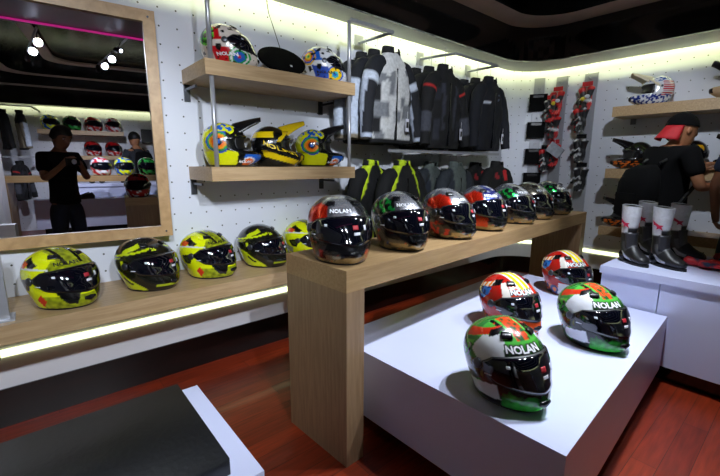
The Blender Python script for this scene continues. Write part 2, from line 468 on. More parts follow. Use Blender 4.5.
tag(w, 'thin dark wire running from the soffit down to the black disc', 'wire')

# ------------------------------------------------------------------ hanging display strips on the right wall
def strip(y, w, z0, z1, label, loc=None, rz=0):
    t = thing('display_strip', label, 'display panel', loc or (X1-.012, y, 0), rz, group='grey display strips on the right wall')
    MB().box(-.004, .010, -w/2, w/2, z0, z1).build('panel', M_GREYP, t, bevel=.002)
    for z in ((2.0, 1.75, 1.5, 1.25) if not rz else (1.95, 1.67, 1.4, 1.15)): MB().tube([(-.004, 0, z), (-.05, 0, z+.004), (-.055, 0, z+.015)], .003, 6).build('hook', M_METAL, t)
CN = Vector((X1-rr, Y1-rr, 0)); CD = Vector((math.cos(R(27)), math.sin(R(27)), 0))
strip(0, .10, .62, 2.07, 'grey metal strip on the right wall nearest the corner, holding black boxes', tuple(CN+CD*(rr-.016)), R(27))
strip(1.855, .11, .62, 2.06, 'middle grey metal strip on the right wall, holding red gloves')
strip(1.585, .115, .62, 2.05, 'grey metal strip on the right wall nearest the shelves, holding red and white gloves')
box0 = thing('accessory_box', 'a', 'box', (0, 0, 0))
MB().box(-.05, 0, -.085, .085, -.08, .08).build('box', M_PACK, box0, bevel=.006)
MB().box(-.052, -.050, -.05, .05, .045, .07).build('header_card', M_BLK, box0)
names = ['topmost black box hung on the strip beside the corner', 'second black box from the top on the strip beside the corner', 'third black box from the top on the strip beside the corner', 'lowest black box on the corner strip, just above the helmets']
for i, z in enumerate((1.825, 1.55, 1.28, 1.03)):
    if i == 0: box0.location = tuple(CN+CD*(rr-.033)+Vector((0, 0, z))); box0.rotation_euler = (0, 0, R(27)); box0['label'] = names[0]; box0['group'] = 'black boxes on the corner strip'; q = box0
    else: q = dup(box0, tuple(CN+CD*(rr-.033)+Vector((0, 0, z))), R(27), names[i])

# ------------------------------------------------------------------ opposite side of the shop (seen in the mirror)
for z0, xl, xr, lab in ((1.655, -.82, .40, 'upper oak shelf on the back wall with four helmets, seen in the mirror'), (1.235, -.82, .36, 'lower oak shelf on the back wall with two red helmets, seen in the mirror')):
    s = thing('wall_shelf', lab, 'shelf', (0, Y0, z0), group='oak shelves on the back wall')
    box_part('shelf_board', s, M_OAK, (xl, xr, .004, .45, 0, .07))
t = thing('display_table', 'long oak slab table in the mirror with helmets along its top', 'table', (0, -2.35, 0))
box_part('tabletop', t, M_OAKT, (-1.05, 1.3, -.18, .18, .93, 1.01)); box_part('leg', t, M_OAKV, (-1.05, -.95, -.18, .18, 0, .93)); box_part('leg', t, M_OAKV, (1.2, 1.3, -.18, .18, 0, .93))
t = thing('display_counter', 'white counter in the mirror behind the oak slab table', 'counter', (0, -3.2, 0))
box_part('countertop', t, M_WHITE, (-.62, 2.6, -.3, .3, .82, .87)); box_part('carcass', t, M_WHITE, (-.6, 2.58, -.28, .28, .3, .82)); box_part('recessed_base', t, M_BLACKG, (-.5, 2.5, -.2, .2, 0, .3))
t = thing('display_plinth', 'low white plinth in the mirror with dark shoes on it', 'plinth', (0, -2.85, 0))
box_part('plinth_box', t, M_WHITE, (-.78, 1.15, -.03, .28, .25, .66)); box_part('recessed_base', t, M_BLACKG, (-.7, 1.1, .02, .25, 0, .25))
t = thing('display_table', 'square oak block in the mirror carrying one red helmet', 'table', (.62, -.72, 0))
box_part('tabletop', t, M_OAKT, (-.28, .5, -.2, .24, .73, .815)); box_part('side_panel', t, M_OAKV, (-.28, -.20, -.2, .24, 0, .73)); box_part('side_panel', t, M_OAKV, (.42, .5, -.2, .24, 0, .73)); box_part('back_panel', t, M_OAKV, (-.20, .42, .21, .24, 0, .73))
struct(MB().box(-1.25, -.93, -2.0, -1.75, 0, 2.62).build('trim_12', M_PEG and M_PANEL))

# ------------------------------------------------------------------ helmets
def catmull(rows, s):
    n = len(rows)-1; x = max(0, min(s, n-1e-6)); i = int(x); t = x-i
    p0, p1, p2, p3 = rows[max(i-1, 0)], rows[i], rows[i+1], rows[min(i+2, n)]
    return [.5*(2*b+(c-a)*t+(2*a-5*b+4*c-d)*t*t+(3*b-a-3*c+d)*t*t*t) for a, b, c, d in zip(p0, p1, p2, p3)]
FULL = [(0.000, .132, -.098, .088, 1.85), (.012, .156, -.114, .102, 1.75), (.040, .172, -.129, .113, 1.70), (.070, .166, -.139, .1205, 1.75),
        (.098, .153, -.144, .1245, 1.85), (.128, .141, -.146, .1245, 2.05), (.158, .124, -.143, .120, 2.1), (.186, .100, -.131, .110, 2.1),
        (.210, .070, -.110, .092, 2.1), (.228, .037, -.083, .068, 2.05), (.239, .003, -.054, .040, 2.0), (.2435, -.024, -.026, .0008, 2.0)]
CROSS = [(0.000, .118, -.098, .088, 2.0), (.015, .160, -.112, .102, 1.9), (.040, .200, -.126, .114, 1.75), (.066, .208, -.135, .119, 1.7),
         (.084, .190, -.139, .121, 1.75), (.098, .118, -.142, .122, 2.2), (.125, .100, -.145, .122, 2.3), (.150, .100, -.145, .120, 2.3), (.168, .116, -.142, .116, 2.1),
         (.190, .102, -.132, .108, 2.1), (.212, .072, -.110, .090, 2.1), (.230, .037, -.083, .066, 2.05), (.240, .003, -.054, .040, 2.0), (.2445, -.024, -.026, .0008, 2.0)]
def ring_at(tab, s, a):
    z, xf, xb, w, n = catmull(tab, s); c, q = math.cos(a), math.sin(a)
    xc = (xf+xb)/2; rx = (xf-xb)/2
    return Vector((xc+rx*math.copysign(abs(c)**(2/n), c), w*math.copysign(abs(q)**(2/n), q), z))
def s_of_z(tab, z):
    lo, hi = 0, len(tab)-1
    for _ in range(26):
        m = (lo+hi)/2
        if catmull(tab, m)[0] < z: lo = m
        else: hi = m
    return lo
def surf(tab, a, z, d=0.):
    """point on the helmet shell at azimuth a (deg, + = its left) and height z, pushed out by d"""
    s = s_of_z(tab, z); A = R(a); p = ring_at(tab, s, A)
    e = .02
    n = (ring_at(tab, s, A+e)-ring_at(tab, s, A-e)).cross(ring_at(tab, min(s+e, len(tab)-1), A)-ring_at(tab, max(s-e, 0), A))
    return p+n.normalized()*d if n.length > 0 else p

def c3(h): return srgb(h)
YEL, LIME, BK, WH, RD, GRN, BLU, ORG = c3('e3ee10'), c3('b8c818'), c3('0b0c0e'), c3('d9dbe2'), c3('c41a14'), c3('35b43a'), c3('1c5cc0'), c3('f07020')
def inpoly(x, y, P):
    r = False; j = len(P)-1
    for i in range(len(P)):
        if (P[i][1] > y) != (P[j][1] > y) and x < (P[j][0]-P[i][0])*(y-P[i][1])/(P[j][1]-P[i][1])+P[i][0]: r = not r
        j = i
    return r
def nz(x, y, z, f): return noise.noise(Vector((x*f, y*f, z*f)))
# s = azimuth toward the helmet's right side (0 front, 90 side, 180 back); z height in cm
def p_yellow(s, z, p):
    a = abs(s); c = YEL
    if 12.5 < z < 20.5 and a < 62-(z-13)*2.2 or (z > 20 and p.x > -.02 and abs(p.y) < .05): c = tuple(v*(.62+.5*nz(p.x, p.y, p.z, 60)) for v in (c3('b8c424')))
    if z > 18.6 and abs(abs(p.y)-.030) < .007 and p.x > -.06: c = BK
    if inpoly(a, z, [(70, 19), (105, 22), (115, 20), (84, 17.4)]): c = BK
    if inpoly(a, z, [(96, 19.4), (122, 20.4), (128, 18), (104, 17.2)]): c = c3('e05018')
    if 48 < a < 150 and abs(z-(17.2-(a-48)*.012+.9*math.sin((a-48)/32))) < .28: c = WH
    if inpoly(a, z, [(78, 14), (116, 12.6), (104, 8.8), (86, 8.6)]): c = c3('1c2014')
    if inpoly(a, z, [(82, 13), (106, 12), (98, 9.8), (88, 9.6)]): c = c3('3d451a')
    if a < 60 and z < 6.5: c = tuple(v*(.7+.5*nz(p.x, p.y, p.z, 70)) for v in c3('aebc18'))
    if inpoly(a, z, [(54, 4.6), (63, 7.4), (72, 4.8), (62, 1.6)]): c = c3('d83414')
    if inpoly(a, z, [(8, 8.6), (40, 8.4), (26, 3.2), (14, 2.6)]): c = BK
    if inpoly(a, z, [(100, 8), (150, 10), (140, 5), (110, 4)]): c = c3('9aa07a')
    if z < 1.0: c = BK
    return c
def p_blackyellow(s, z, p):
    a = abs(s); c = c3('14150f')
    if inpoly(a, z, [(40, 1), (60, 4.6), (95, 9.5), (150, 13), (165, 8), (140, 3.5), (100, 1.2)]): c = c3('cfe012')
    if inpoly(a, z, [(66, 4.2), (92, 7.6), (96, 6.6), (72, 3.6)]): c = BK
    e = 19.4-(a-50)*.035
    if 28 < a < 150 and abs(z-e) < .45: c = c3('c6d812')
    if inpoly(a, z, [(52, 21), (66, 22.6), (96, 20), (100, 17.5), (86, 18.6)]) : c = c3('c6d812')
    if 100 < a < 150 and abs(z-16.2+.03*(a-100)) < .35: c = c3('b0c010')
    if abs(a-92) < 4 and abs(z-14) < 1.2: c = c3('c6d812')
    if a < 26 and abs(z-3.4) < .5: c = c3('b0c010')
    return c
def mk_metal(top, kind):
    def f(s, z, p):
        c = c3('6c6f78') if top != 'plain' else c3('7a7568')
        if z > 17 and abs(p.y) < .055 and p.x > -.05: c = c3('a6a8b0')  # silvery forehead highlight painted into the shell colour
        if inpoly(s, z, [(40, 17.2), (56, 15.4), (84, 14.8), (106, 16), (112, 19), (80, 21.8), (48, 20.8)]):
            if top == 'red': c = c3('d22a14')
            elif top == 'green': c = c3('20c050') if nz(p.x, p.y, p.z, 45)+.3*math.sin(p.x*150+p.z*200) > .06 else c3('1a1c1c')
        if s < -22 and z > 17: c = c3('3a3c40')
        if kind == 'blue' and abs(s) < 40 and z > 17.4:
            c = c3('2434a0') if nz(p.x, p.y, p.z, 45) < .12 else c3('dfe0ea')
        if z < 9:
            c = c3('a8966f') if z < 4 else c3('5a5650')
            if nz(p.x+3, p.y, p.z, 26) > .36: c = c3('c83a18')
            elif nz(p.x, p.y+5, p.z, 24) > .3: c = c3('2a50a8')
            elif nz(p.x, p.y, p.z+2, 32) < -.25: c = c3('2a2824')
            if kind == 'redlow' and inpoly(s, z, [(40, 2), (48, 8), (100, 8), (90, 3)]): c = c3('b02a1c') if nz(p.x, p.y, p.z, 40) > -.1 else c3('3a3028')
            if inpoly(s, z, [(-26, 8), (26, 8), (14, 3), (-14, 3)]) : c = c3('23242a')
            if z > 5.6 and abs(s) < 60: c = c3('202126')
        if kind == 'blue' and z < 9 and 30 < abs(s) < 90: c = c3('c8401c') if z > 2.5 else c3('8d7a50')
        if 9 <= z < 15 and abs(s) > 96: c = c3('4a463c') if nz(p.x, p.y, p.z, 30) > 0 else c3('87795c')
        if z < 1.: c = BK
        return c
    return f
def p_tricolor(s, z, p):
    a = abs(s); c = c3('2a7c30')
    if z > 15.5 and a < 50: 
        t = max(0, min(1, (z-17.2)/3.6)); n = .5+.5*nz(p.x, p.y, p.z, 90)
        g = c3('4aa83c'); k = c3('101a16'); t = max(0, min(1, t*.9+.7*(n-.5))); c = tuple(k[i]*(1-t)+g[i]*t for i in range(3))
    if z > 19.8 and p.x > -.03: c = c3('4cb040')
    if z > 20.6 and abs(p.y) < .026 and p.x > -.03: c = c3('d8481c') if nz(p.x, p.y, p.z, 80) > -.12 else c3('2a5a28')
    if z > 19 and .036 < abs(p.y) < .050 and -.03 < p.x < .06: c = BK
    if inpoly(a, z, [(44, 15), (46, 20.4), (62, 22.2), (92, 20.6), (100, 16), (76, 12.8), (58, 13.6)]): c = WH
    if inpoly(a, z, [(66, 23.8), (60, 22.3), (96, 20.5), (126, 18.2), (134, 21)]): c = c3('c83018')
    if inpoly(a, z, [(58, 22), (62, 23.4), (84, 22.4), (78, 20.8)]): c = BK
    if inpoly(a, z, [(100, 18.6), (132, 16.6), (138, 12.5), (124, 11.6), (104, 13.8)]):
        c = BK if nz(p.x, p.y, p.z, 70) > .03 else c3('4ab83a')
    if z < 12.8 and a < 76: c = c3('16211c')
    if inpoly(a, z, [(76, 12.6), (100, 13.4), (140, 10), (130, 6), (90, 6.5), (70, 9)]): c = c3('1d2b1a') if nz(p.x, p.y, p.z, 40) > 0 else c3('56561c')
    if inpoly(a, z, [(52, 8), (104, 6.2), (98, 2.4), (44, 3.2)]): c = WH
    if inpoly(a, z, [(104, 8), (140, 9.6), (146, 5.4), (112, 3)]): c = WH if nz(p.x, p.y, p.z, 50) > -.12 else c3('2c9c34')
    if a < 44 and z < 7.6:
        t = max(0, min(1, (7.0-z)/5+.4*nz(p.x, p.y, p.z, 80))); k = c3('101412'); g = c3('3cc040'); c = tuple(k[i]*(1-t)+g[i]*t for i in range(3))
    if z < .9: c = c3('c02418') if 60 < a < 130 else BK
    return c
def p_chequer(s, z, p):
    a = abs(s); c = c3('b51a12')
    if z > 15 and a < 42: c = c3('d8341c')
    if 14.5 < z < 16.9 and 10 < a < 46: c = c3('f08420')
    if abs(s) < 9 and z < 19.5 and z > 14: c = c3('1c9c5c') if (int(z*1.1)+(s > 0)) % 2 else c3('e8e8e8')
    if z > 19.6 and .006 < abs(p.y) < .026 or (z > 22 and abs(p.y) < .026 and abs(p.y) > .004): c = c3('f6e010')
    if z > 19.6 and abs(p.y) <= .006: c = WH
    if z > 19.6 and .026 < abs(p.y) < .036: c = WH
    if inpoly(a, z, [(44, 14), (42, 19), (60, 22), (72, 21.5), (60, 17.5), (58, 13.8)]): c = c3('ece4da')
    if inpoly(a, z, [(72, 21), (74, 23), (98, 22.4), (96, 19.6)]): c = BK
    if inpoly(a, z, [(96, 22), (94, 20), (132, 16), (140, 19)]): c = c3('f2e8d8') if int(a/7) % 2 else c3('f08420')
    if inpoly(a, z, [(92, 19.5), (120, 18.6), (128, 15), (112, 13), (94, 16)]): c = c3('2a74c8') if nz(p.x, p.y, p.z, 60) > -.16 else c3('12306a')
    if inpoly(a, z, [(122, 18.4), (146, 16.4), (150, 11.5), (126, 13)]): c = c3('f2c818') if nz(p.x, p.y, p.z, 60) > -.1 else BK
    if z < 8 and a < 60: c = c3('e8e6e8') if a > 30 else c3('e0501c')
    if z < 6 and a > 60: c = c3('2a3a6a') if nz(p.x, p.y, p.z, 30) > 0 else c3('e06818')
    if z < .9: c = c3('c83018')
    return c
def target(a, z, ca, cz, r, cols, ka=.22):
    d = math.hypot((a-ca)*ka, z-cz)
    if d < r: return cols[min(int(d/r*len(cols)), len(cols)-1)]
def mk_graf(base, acc, t1, t2):
    def f(s, z, p):
        a = abs(s); c = base
        if 16 < z < 23 and abs(p.y) < .06: c = acc
        if abs(s) < 40 and z > 17 and nz(p.x, p.y, p.z, 30) > 0: c = base
        if inpoly(a, z, [(88, 13), (100, 20), (132, 21), (120, 13)]): c = acc
        if inpoly(a, z, [(60, 1.5), (70, 9), (120, 10), (112, 2)]): c = acc if base != WH or acc != BLU else c3('2c4aa8')
        c = target(a, z, 48, 4.5, 5.6, t1) or c
        c = target(a, z, 132, 15.5, 5.4, t2) or c
        if nz(p.x, p.y, p.z, 38) > .34: c = BK
        return c
    return f
p_grafred = mk_graf(c3('e0d4cc'), c3('c41420'), [c3('c41420'), c3('2a62c0'), c3('2a62c0'), c3('1c9c4c'), c3('e8e8e8'), c3('1c9c4c')], [c3('141414'), c3('46a838'), c3('1c5c20'), c3('58c040')])
p_grafblue = mk_graf(WH, BLU, [c3('2a62c0'), c3('38b0b8'), c3('f0c818'), c3('f0c818'), BLU], [c3('48a83c'), c3('f0c818'), c3('e07a18'), BLU, c3('e8b818')])
def p_mxmulti(s, z, p):
    a = abs(s); c = c3('d8dc10')
    if a < 62: c = BK
    c = target(a, z, 112, 13.5, 6.3, [BLU, BK, c3('e86818'), c3('e89018'), c3('2c9c4c'), c3('2a52b8')], .19) or c
    if inpoly(a, z, [(62, 8), (70, 17), (92, 19), (90, 9)]): c = BK
    if a < 46 and z < 7: c = target(a, z, 36, 2.4, 3.8, [c3('c41420'), ORG, ORG, WH, BLU], .2) or BLU
    if z > 19: c = c3('d8dc10') if nz(p.x, p.y, p.z, 40) > -.05 else BLU
    if z < .8: c = BK
    return c
def p_mxyellow(s, z, p):
    a = abs(s); c = c3('0c0d0c')
    if 100 < a and 17 < z < 20.5: c = c3('e8c810')
    if z < 9.5 and 24 < a < 135 and 1.0+(a-24)*.045 < z < 3.6+(a-24)*.058: c = c3('e8c810')
    if abs(z-(17-(a-60)*.06)) < .35 and 60 < a < 130: c = c3('b8bcc4')
    if a < 20 and z < 7: c = c3('caa810')
    return c
def p_mxwhite(s, z, p):
    a = abs(s); c = WH
    if 100 < a < 170 and 7 < z < 19 and int(z*1.3) % 2: c = c3('c02030')
    if z < 8 and nz(p.x, p.y, p.z, 55) > -.02: c = c3('203480')
    if z > 18.5 and nz(p.x, p.y, p.z, 50) > .08: c = c3('3a58a8')
    return c
def p_mxblack(s, z, p):
    a = abs(s); c = c3('101012')
    if z < 7 and nz(p.x*1.2, p.y, p.z*3, 26) > .12: c = c3('d8681c') if a < 95 else c3('30803c')
    if z > 15 and abs(nz(p.x, p.y, p.z, 18)) < .05: c = c3('4a5a30')
    return c
def p_mxdark(s, z, p):
    return c3('e8b018') if (15 < z < 20 and 60 < abs(s) < 95) else c3('0e0f13')
def p_red(s, z, p): return c3('a8141a') if nz(p.x, p.y, p.z, 28) > -.22 else (BK if z > 8 else WH)
def p_whitemix(s, z, p): return WH if nz(p.x, p.y, p.z, 26) > -.1 else (c3('c02030') if p.x > 0 else BLU)
def p_greenmix(s, z, p): return c3('2a8c3c') if nz(p.x, p.y, p.z, 26) > -.1 else (BK if p.x > 0 else WH)

def paint_grid(tab, fn, nu, nv, m, name='shell'):
    V = []; F = []; C = []; n = len(tab)-1
    for i in range(nv+1):
        s = n*(i/nv)
        for j in range(nu):
            a = 2*PI*j/nu; p = ring_at(tab, s, a); V.append(p)
            d = math.degrees(a); d = d-360 if d > 180 else d
            # azimuth by true direction from the shell's centre, so patterns do not bunch at corners
            d2 = math.degrees(math.atan2(p.y, p.x+.005)); 
            if s > n-1.5: d2 = d
            C.append(fn(-d2, p.z*100, p))
    for i in range(nv):
        for j in range(nu):
            k = (j+1) % nu; F.append((i*nu+j, i*nu+k, (i+1)*nu+k, (i+1)*nu+j))
    V.append(Vector((-.025, 0, tab[-1][0]))); C.append(C[-1])
    for j in range(nu): F.append((nv*nu+j, nv*nu+(j+1) % nu, len(V)-1))
    # neck opening: a rolled rim and an inner well
    base = len(V)
    for k, (sc, z) in enumerate(((.90, .002), (.84, .02), (.80, .07))):
        for j in range(nu):
            p = V[j]; V.append(Vector((.01+(p.x-.01)*sc, p.y*sc, z))); C.append(BK)
    prev = 0
    for k in range(3):
        for j in range(nu):
            q = (j+1) % nu; F.append((prev+q, prev+j, base+k*nu+j, base+k*nu+q))
        prev = base+k*nu
    V.append(Vector((0, 0, .075))); C.append(BK)
    for j in range(nu): F.append((prev+(j+1) % nu, prev+j, len(V)-1))
    return rawmesh(name, V, F, m, True, C)

def patch(tab, name, m, a0, a1, zb, zt, d, th=.003, nu=40, nv=12, bulge=0):
    def f(u, v):
        a = a0+(a1-a0)*u; lo, hi = zb(a), zt(a)
        return surf(tab, a, lo+(hi-lo)*v, d+bulge*math.sin(PI*v))
    return grid_shell(f, nu, nv, th, name, m)

TXT = {}
def text_raw(s, off=0.):
    k = (s, off)
    if k in TXT: return TXT[k]
    cu = bpy.data.curves.new('lettering', 'FONT'); cu.body = s; cu.offset = off; cu.size = 1; cu.align_x = 'CENTER'; cu.align_y = 'CENTER'; cu.resolution_u = 2
    o = bpy.data.objects.new('lettering', cu); COL.objects.link(o)
    bpy.context.view_layer.update()
    dg = bpy.context.evaluated_depsgraph_get(); e = o.evaluated_get(dg); me = e.to_mesh()
    V = [(v.co.x, v.co.y) for v in me.vertices]; F = [tuple(p.vertices) for p in me.polygons]
    e.to_mesh_clear(); bpy.data.objects.remove(o); bpy.data.curves.remove(cu)
    TXT[k] = (V, F); return TXT[k]
def wrap_text(tab, s, a0, z0, size, m, d, off=.02, wide=1.25, slope=0., name='lettering'):
    V, F = text_raw(s, off); P = surf(tab, a0, z0); r = math.hypot(P.x+.005, P.y)
    out = []
    for x, y in V:
        X = x*size*wide; a = a0+math.degrees(X/r); z = z0+y*size+X*slope
        out.append(surf(tab, a, min(z, .241), d))
    return rawmesh(name, out, F, m, smooth=False)
def wrap_quad(tab, name, m, a0, z0, w, h, d):
    P = surf(tab, a0, z0); r = math.hypot(P.x, P.y); da = math.degrees(w/2/r)
    return grid_shell(lambda u, v: surf(tab, a0-da+2*da*u, z0-h/2+h*v, d), 4, 3, .0006, name, m)
FULLV_T = lambda a: .171-.020*(abs(a)/78)**2-.016*max(0, (abs(a)-62)/16)
FULLV_B = lambda a: .074+.026*(abs(a)/78)**1.5+.028*max(0, (abs(a)-60)/18)
def gasket(tab):
    return patch(tab, 'visor_seal', M_RUB, -82, 82, lambda a: FULLV_B(a)-.0045, lambda a: FULLV_T(a)+.0045, .0008, .0015)
def full_helmet(design, fn, m, text=('NOLAN', M_LETW, None), hi=False, ta=-24, tz=.190, tsize=.020, plain=False):
    root = thing('full_face_helmet', 'x', 'helmet')
    nu, nv = (176, 84) if hi else (120, 60)
    if plain: nu, nv = 56, 28
    link('shell', paint_grid(FULL, fn, nu, nv, m), root)
    vis = link('visor', patch(FULL, 'visor', M_VIS, -80, 80, FULLV_B, FULLV_T, .003, .003, nu=26 if plain else 44), root)
    link('visor_seal', gasket(FULL), root)
    for sg in (-1, 1):
        p = surf(FULL, sg*84, .128, .001); q = surf(FULL, sg*84, .128, .009)
        MB().tube([p, p.lerp(q, .8), q], [.017, .016, .012], 20).build('visor_pivot', M_DARKMETAL, root, smooth=True)
    r = [ring_at(FULL, .35, 2*PI*i/64)*1 for i in range(65)]
    def rim(u, v):
        p = ring_at(FULL, .02+v*.55, 2*PI*u); return p+Vector((p.x, p.y, 0)).normalized()*.0016
    link('bottom_trim', grid_shell(rim, 56, 3, .0015, 'bottom_trim', M_RUB), root)
    if plain: return root
    link('chin_vent', patch(FULL, 'chin_vent', M_BLK, -13, 13, lambda a: .036+.0006*abs(a), lambda a: .056-.0004*abs(a), .001, .004, nu=10, nv=5, bulge=.002), root)
    for sg in (-1, 1):
        link('top_vent', patch(FULL, 'top_vent', M_BLK, sg*34-11, sg*34+11, lambda a: .2095, lambda a: .2215, .001, .004, nu=8, nv=5, bulge=.003), root)
    link('sticker', wrap_quad(FULL, 'sticker', M_LABR, 6, .134, .022, .015, .0070), root)
    link('sticker', wrap_quad(FULL, 'sticker', M_LABW, 24, .132, .012, .017, .0070), root)
    link('sticker', wrap_quad(FULL, 'sticker', M_LABW, 8, .113, .028, .010, .0070), root)
    link('sticker', wrap_quad(FULL, 'sticker', M_LABW, -42, .143, .012, .008, .0070), root)
    link('sticker', wrap_quad(FULL, 'sticker', M_LABW, -68, .110, .020, .0035, .0070), root)
    if text:
        s, mw, mk = text
        if mk: link('lettering', wrap_text(FULL, s, ta, tz, tsize, mk, .0010, off=.13, wide=1.28), root)
        link('lettering', wrap_text(FULL, s, ta, tz, tsize, mw, .0018, off=.035, wide=1.28), root)
    return root
def cross_helmet(design, fn, peakm, text=None, m=None):
    root = thing('motocross_helmet', 'x', 'helmet'); fn0 = fn
    fn = lambda s_, z_, p_: BK if 8.6 < z_ < 16.8 and abs(s_) < 70 else fn0(s_, z_, p_)
    m = m or M_PAINT
    link('shell', paint_grid(CROSS, fn, 120, 64, m), root)
    link('eye_port', patch(CROSS, 'eye_port', M_RUB, -62, 62, lambda a: .096, lambda a: .163-.01*(abs(a)/62)**2, .001, .002, nu=30, nv=10), root)
    def pk(u, v):
        w = (.072-.018*u)*(2*v-1); x = .045+.165*u-.10*abs(w)*u; z = .239+.052*u-.012*u*u-(w*w)*(16-7*u)
        if u < .25: x -= abs(w)*.5*(1-u*4)
        return (x, w, z)
    pkm = link('peak', grid_shell(pk, 16, 12, .004, 'peak', peakm), root)
    for sg in (-1, 1):
        def ear(u, v): 
            return (.060-.055*v+.045*(u-.5)*(1-.4*v), sg*(.072+.051*math.sin(v*PI/2)+.001), .212-.068*v)
        link('peak_arm', grid_shell(ear, 6, 6, .003*(-1 if sg > 0 else 1), 'peak_arm', peakm), root)
    for sg in (-1, 1):
        p = surf(CROSS, sg*88, .145, 0); q = surf(CROSS, sg*88, .145, .007); MB().tube([p, q], [.011, .009], 14).build('peak_screw', M_DARKMETAL, root)
    link('chin_vent', patch(CROSS, 'chin_vent', M_BLK, -16, 16, lambda a: .040, lambda a: .072, .0005, .004, nu=10, nv=5), root)
    if text:
        s, mw, a, z, sz, sl = text
        link('lettering', wrap_text(CROSS, s, a, z, sz, mw, .0015, off=.04, wide=1.2, slope=sl), root)
    return root

def place(root, x, y, z, hd, label, group, tilt=0):
    root.location = (x, y, z); root.rotation_euler = (0, 0, R(hd)); root.scale = (1, 1.03, 1.06) if 'full' in root.name else (.86, .93, .93); root['label'] = label; root['group'] = group
    return root
def again(root, x, y, z, hd, label, group):
    return dup(root, (x, y, z), R(hd), label, group)

G = 'yellow helmets on the ledge'
hy = full_helmet('yellow', p_yellow, M_PAINT, ('NOLAN', M_LETK, None), ta=-14, tz=.190, tsize=.018, hi=True)
place(hy, .075, 2.075, .60, -62, 'fluorescent yellow helmet at the left end of the ledge, under the mirror corner', G)
again(hy, .715, 2.12, .60, -62, 'fluorescent yellow helmet on the ledge between the two black and yellow ones', G)
again(hy, 1.36, 2.14, .60, -62, 'fluorescent yellow helmet on the ledge, half hidden by the oak table helmets', G)
hb = full_helmet('blackyellow', p_blackyellow, M_PAINT, ('26', M_LETY, None), tz=.196, tsize=.016, ta=-16)
place(hb, .415, 2.10, .60, -62, 'black helmet with yellow swooshes on the ledge, second from the mirror corner', G)
again(hb, 1.045, 2.14, .60, -62, 'black helmet with yellow swooshes on the ledge nearest the oak table', G)

for o_ in SC.objects:
    if o_.get('group') == G: o_.scale = (1, 1.02, .985)
G = 'row of metallic helmets on the oak table'
ZT_ = .815
NW = ('NOLAN', M_LETW, None)
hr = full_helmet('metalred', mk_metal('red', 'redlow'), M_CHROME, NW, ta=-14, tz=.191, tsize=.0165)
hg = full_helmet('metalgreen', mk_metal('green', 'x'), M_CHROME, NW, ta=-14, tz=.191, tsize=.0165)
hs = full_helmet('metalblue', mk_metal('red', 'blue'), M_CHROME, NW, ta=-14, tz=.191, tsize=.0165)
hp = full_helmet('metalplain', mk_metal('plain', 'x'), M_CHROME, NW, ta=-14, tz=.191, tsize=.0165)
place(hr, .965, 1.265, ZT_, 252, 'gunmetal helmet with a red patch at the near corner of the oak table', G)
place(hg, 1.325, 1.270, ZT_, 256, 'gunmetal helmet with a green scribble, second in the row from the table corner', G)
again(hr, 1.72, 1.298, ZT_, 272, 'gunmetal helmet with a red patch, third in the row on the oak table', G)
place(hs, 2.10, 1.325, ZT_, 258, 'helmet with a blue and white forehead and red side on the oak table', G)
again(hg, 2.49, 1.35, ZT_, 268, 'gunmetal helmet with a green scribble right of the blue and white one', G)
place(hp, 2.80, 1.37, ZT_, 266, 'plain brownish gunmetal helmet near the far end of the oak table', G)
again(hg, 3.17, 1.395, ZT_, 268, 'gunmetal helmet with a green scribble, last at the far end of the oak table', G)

G = 'helmets on the white plinth'
ht = full_helmet('tricolor', p_tricolor, M_PAINT, ('NOLAN', M_LETW, M_LETK), hi=True, ta=-12, tz=.186, tsize=.024)
hc = full_helmet('chequer', p_chequer, M_PAINT, ('NOLAN', M_LETW, M_LETK), hi=True, ta=-12, tz=.186, tsize=.024)
place(ht, 1.243, .655, .394, 254, 'large green and white helmet at the front of the plinth, nearest the viewer', G)
again(ht, 1.935, .615, .394, 246, 'green and white helmet on the plinth, farther back beside the white counter', G)
place(hc, 1.80, .95, .394, 256, 'red, yellow and white helmet on the plinth directly behind the front green one', G)
again(hc, 2.575, .99, .394, 248, 'red, yellow and white helmet at the far edge of the plinth', G)

for o_ in SC.objects:
    if o_.get('group') == G: o_.scale = (1.06, 1.08, 1.09)
G = 'helmets on the wall shelf unit'
xm = cross_helmet('mxmulti', p_mxmulti, M_BLK, ('NOLAN', M_LETW, -62, .028, .018, 0))
xy = cross_helmet('mxyellow', p_mxyellow, mat('peak_yellow', 'd8b810', rough=.25, coat=.5, var=.05), ('NOLAN', mat('lettering_gold', 'f0cc18', rough=.4, var=.03), -84, .105, .036, -.45))
place(xm, .850, 2.10, 1.179, -20, 'yellow and black peaked helmet with orange circles, left end of the middle shelf', G)
place(xy, 1.125, 2.10, 1.179, -16, 'black helmet with a long yellow peak, middle one of three on the shelf', G)
again(xm, 1.425, 2.11, 1.179, -22, 'yellow and black peaked helmet with orange circles, right end of the middle shelf', G)
gr = full_helmet('grafred', p_grafred, M_PAINT, ('NOLAN', M_LETW, None), ta=-88, tz=.055, tsize=.024)
gb = full_helmet('grafblue', p_grafblue, M_PAINT, ('NOLAN', M_LETK, None), ta=-88, tz=.055, tsize=.024)
place(gr, .880, 2.10, 1.679, -34, 'red, white and green ring patterned helmet, left end of the top shelf', G); gr.scale = (.90, .92, .86)
place(gb, 1.475, 2.10, 1.679, -34, 'white and blue helmet with a ring pattern behind the round black disc', G); gb.scale = (.90, .92, .86)

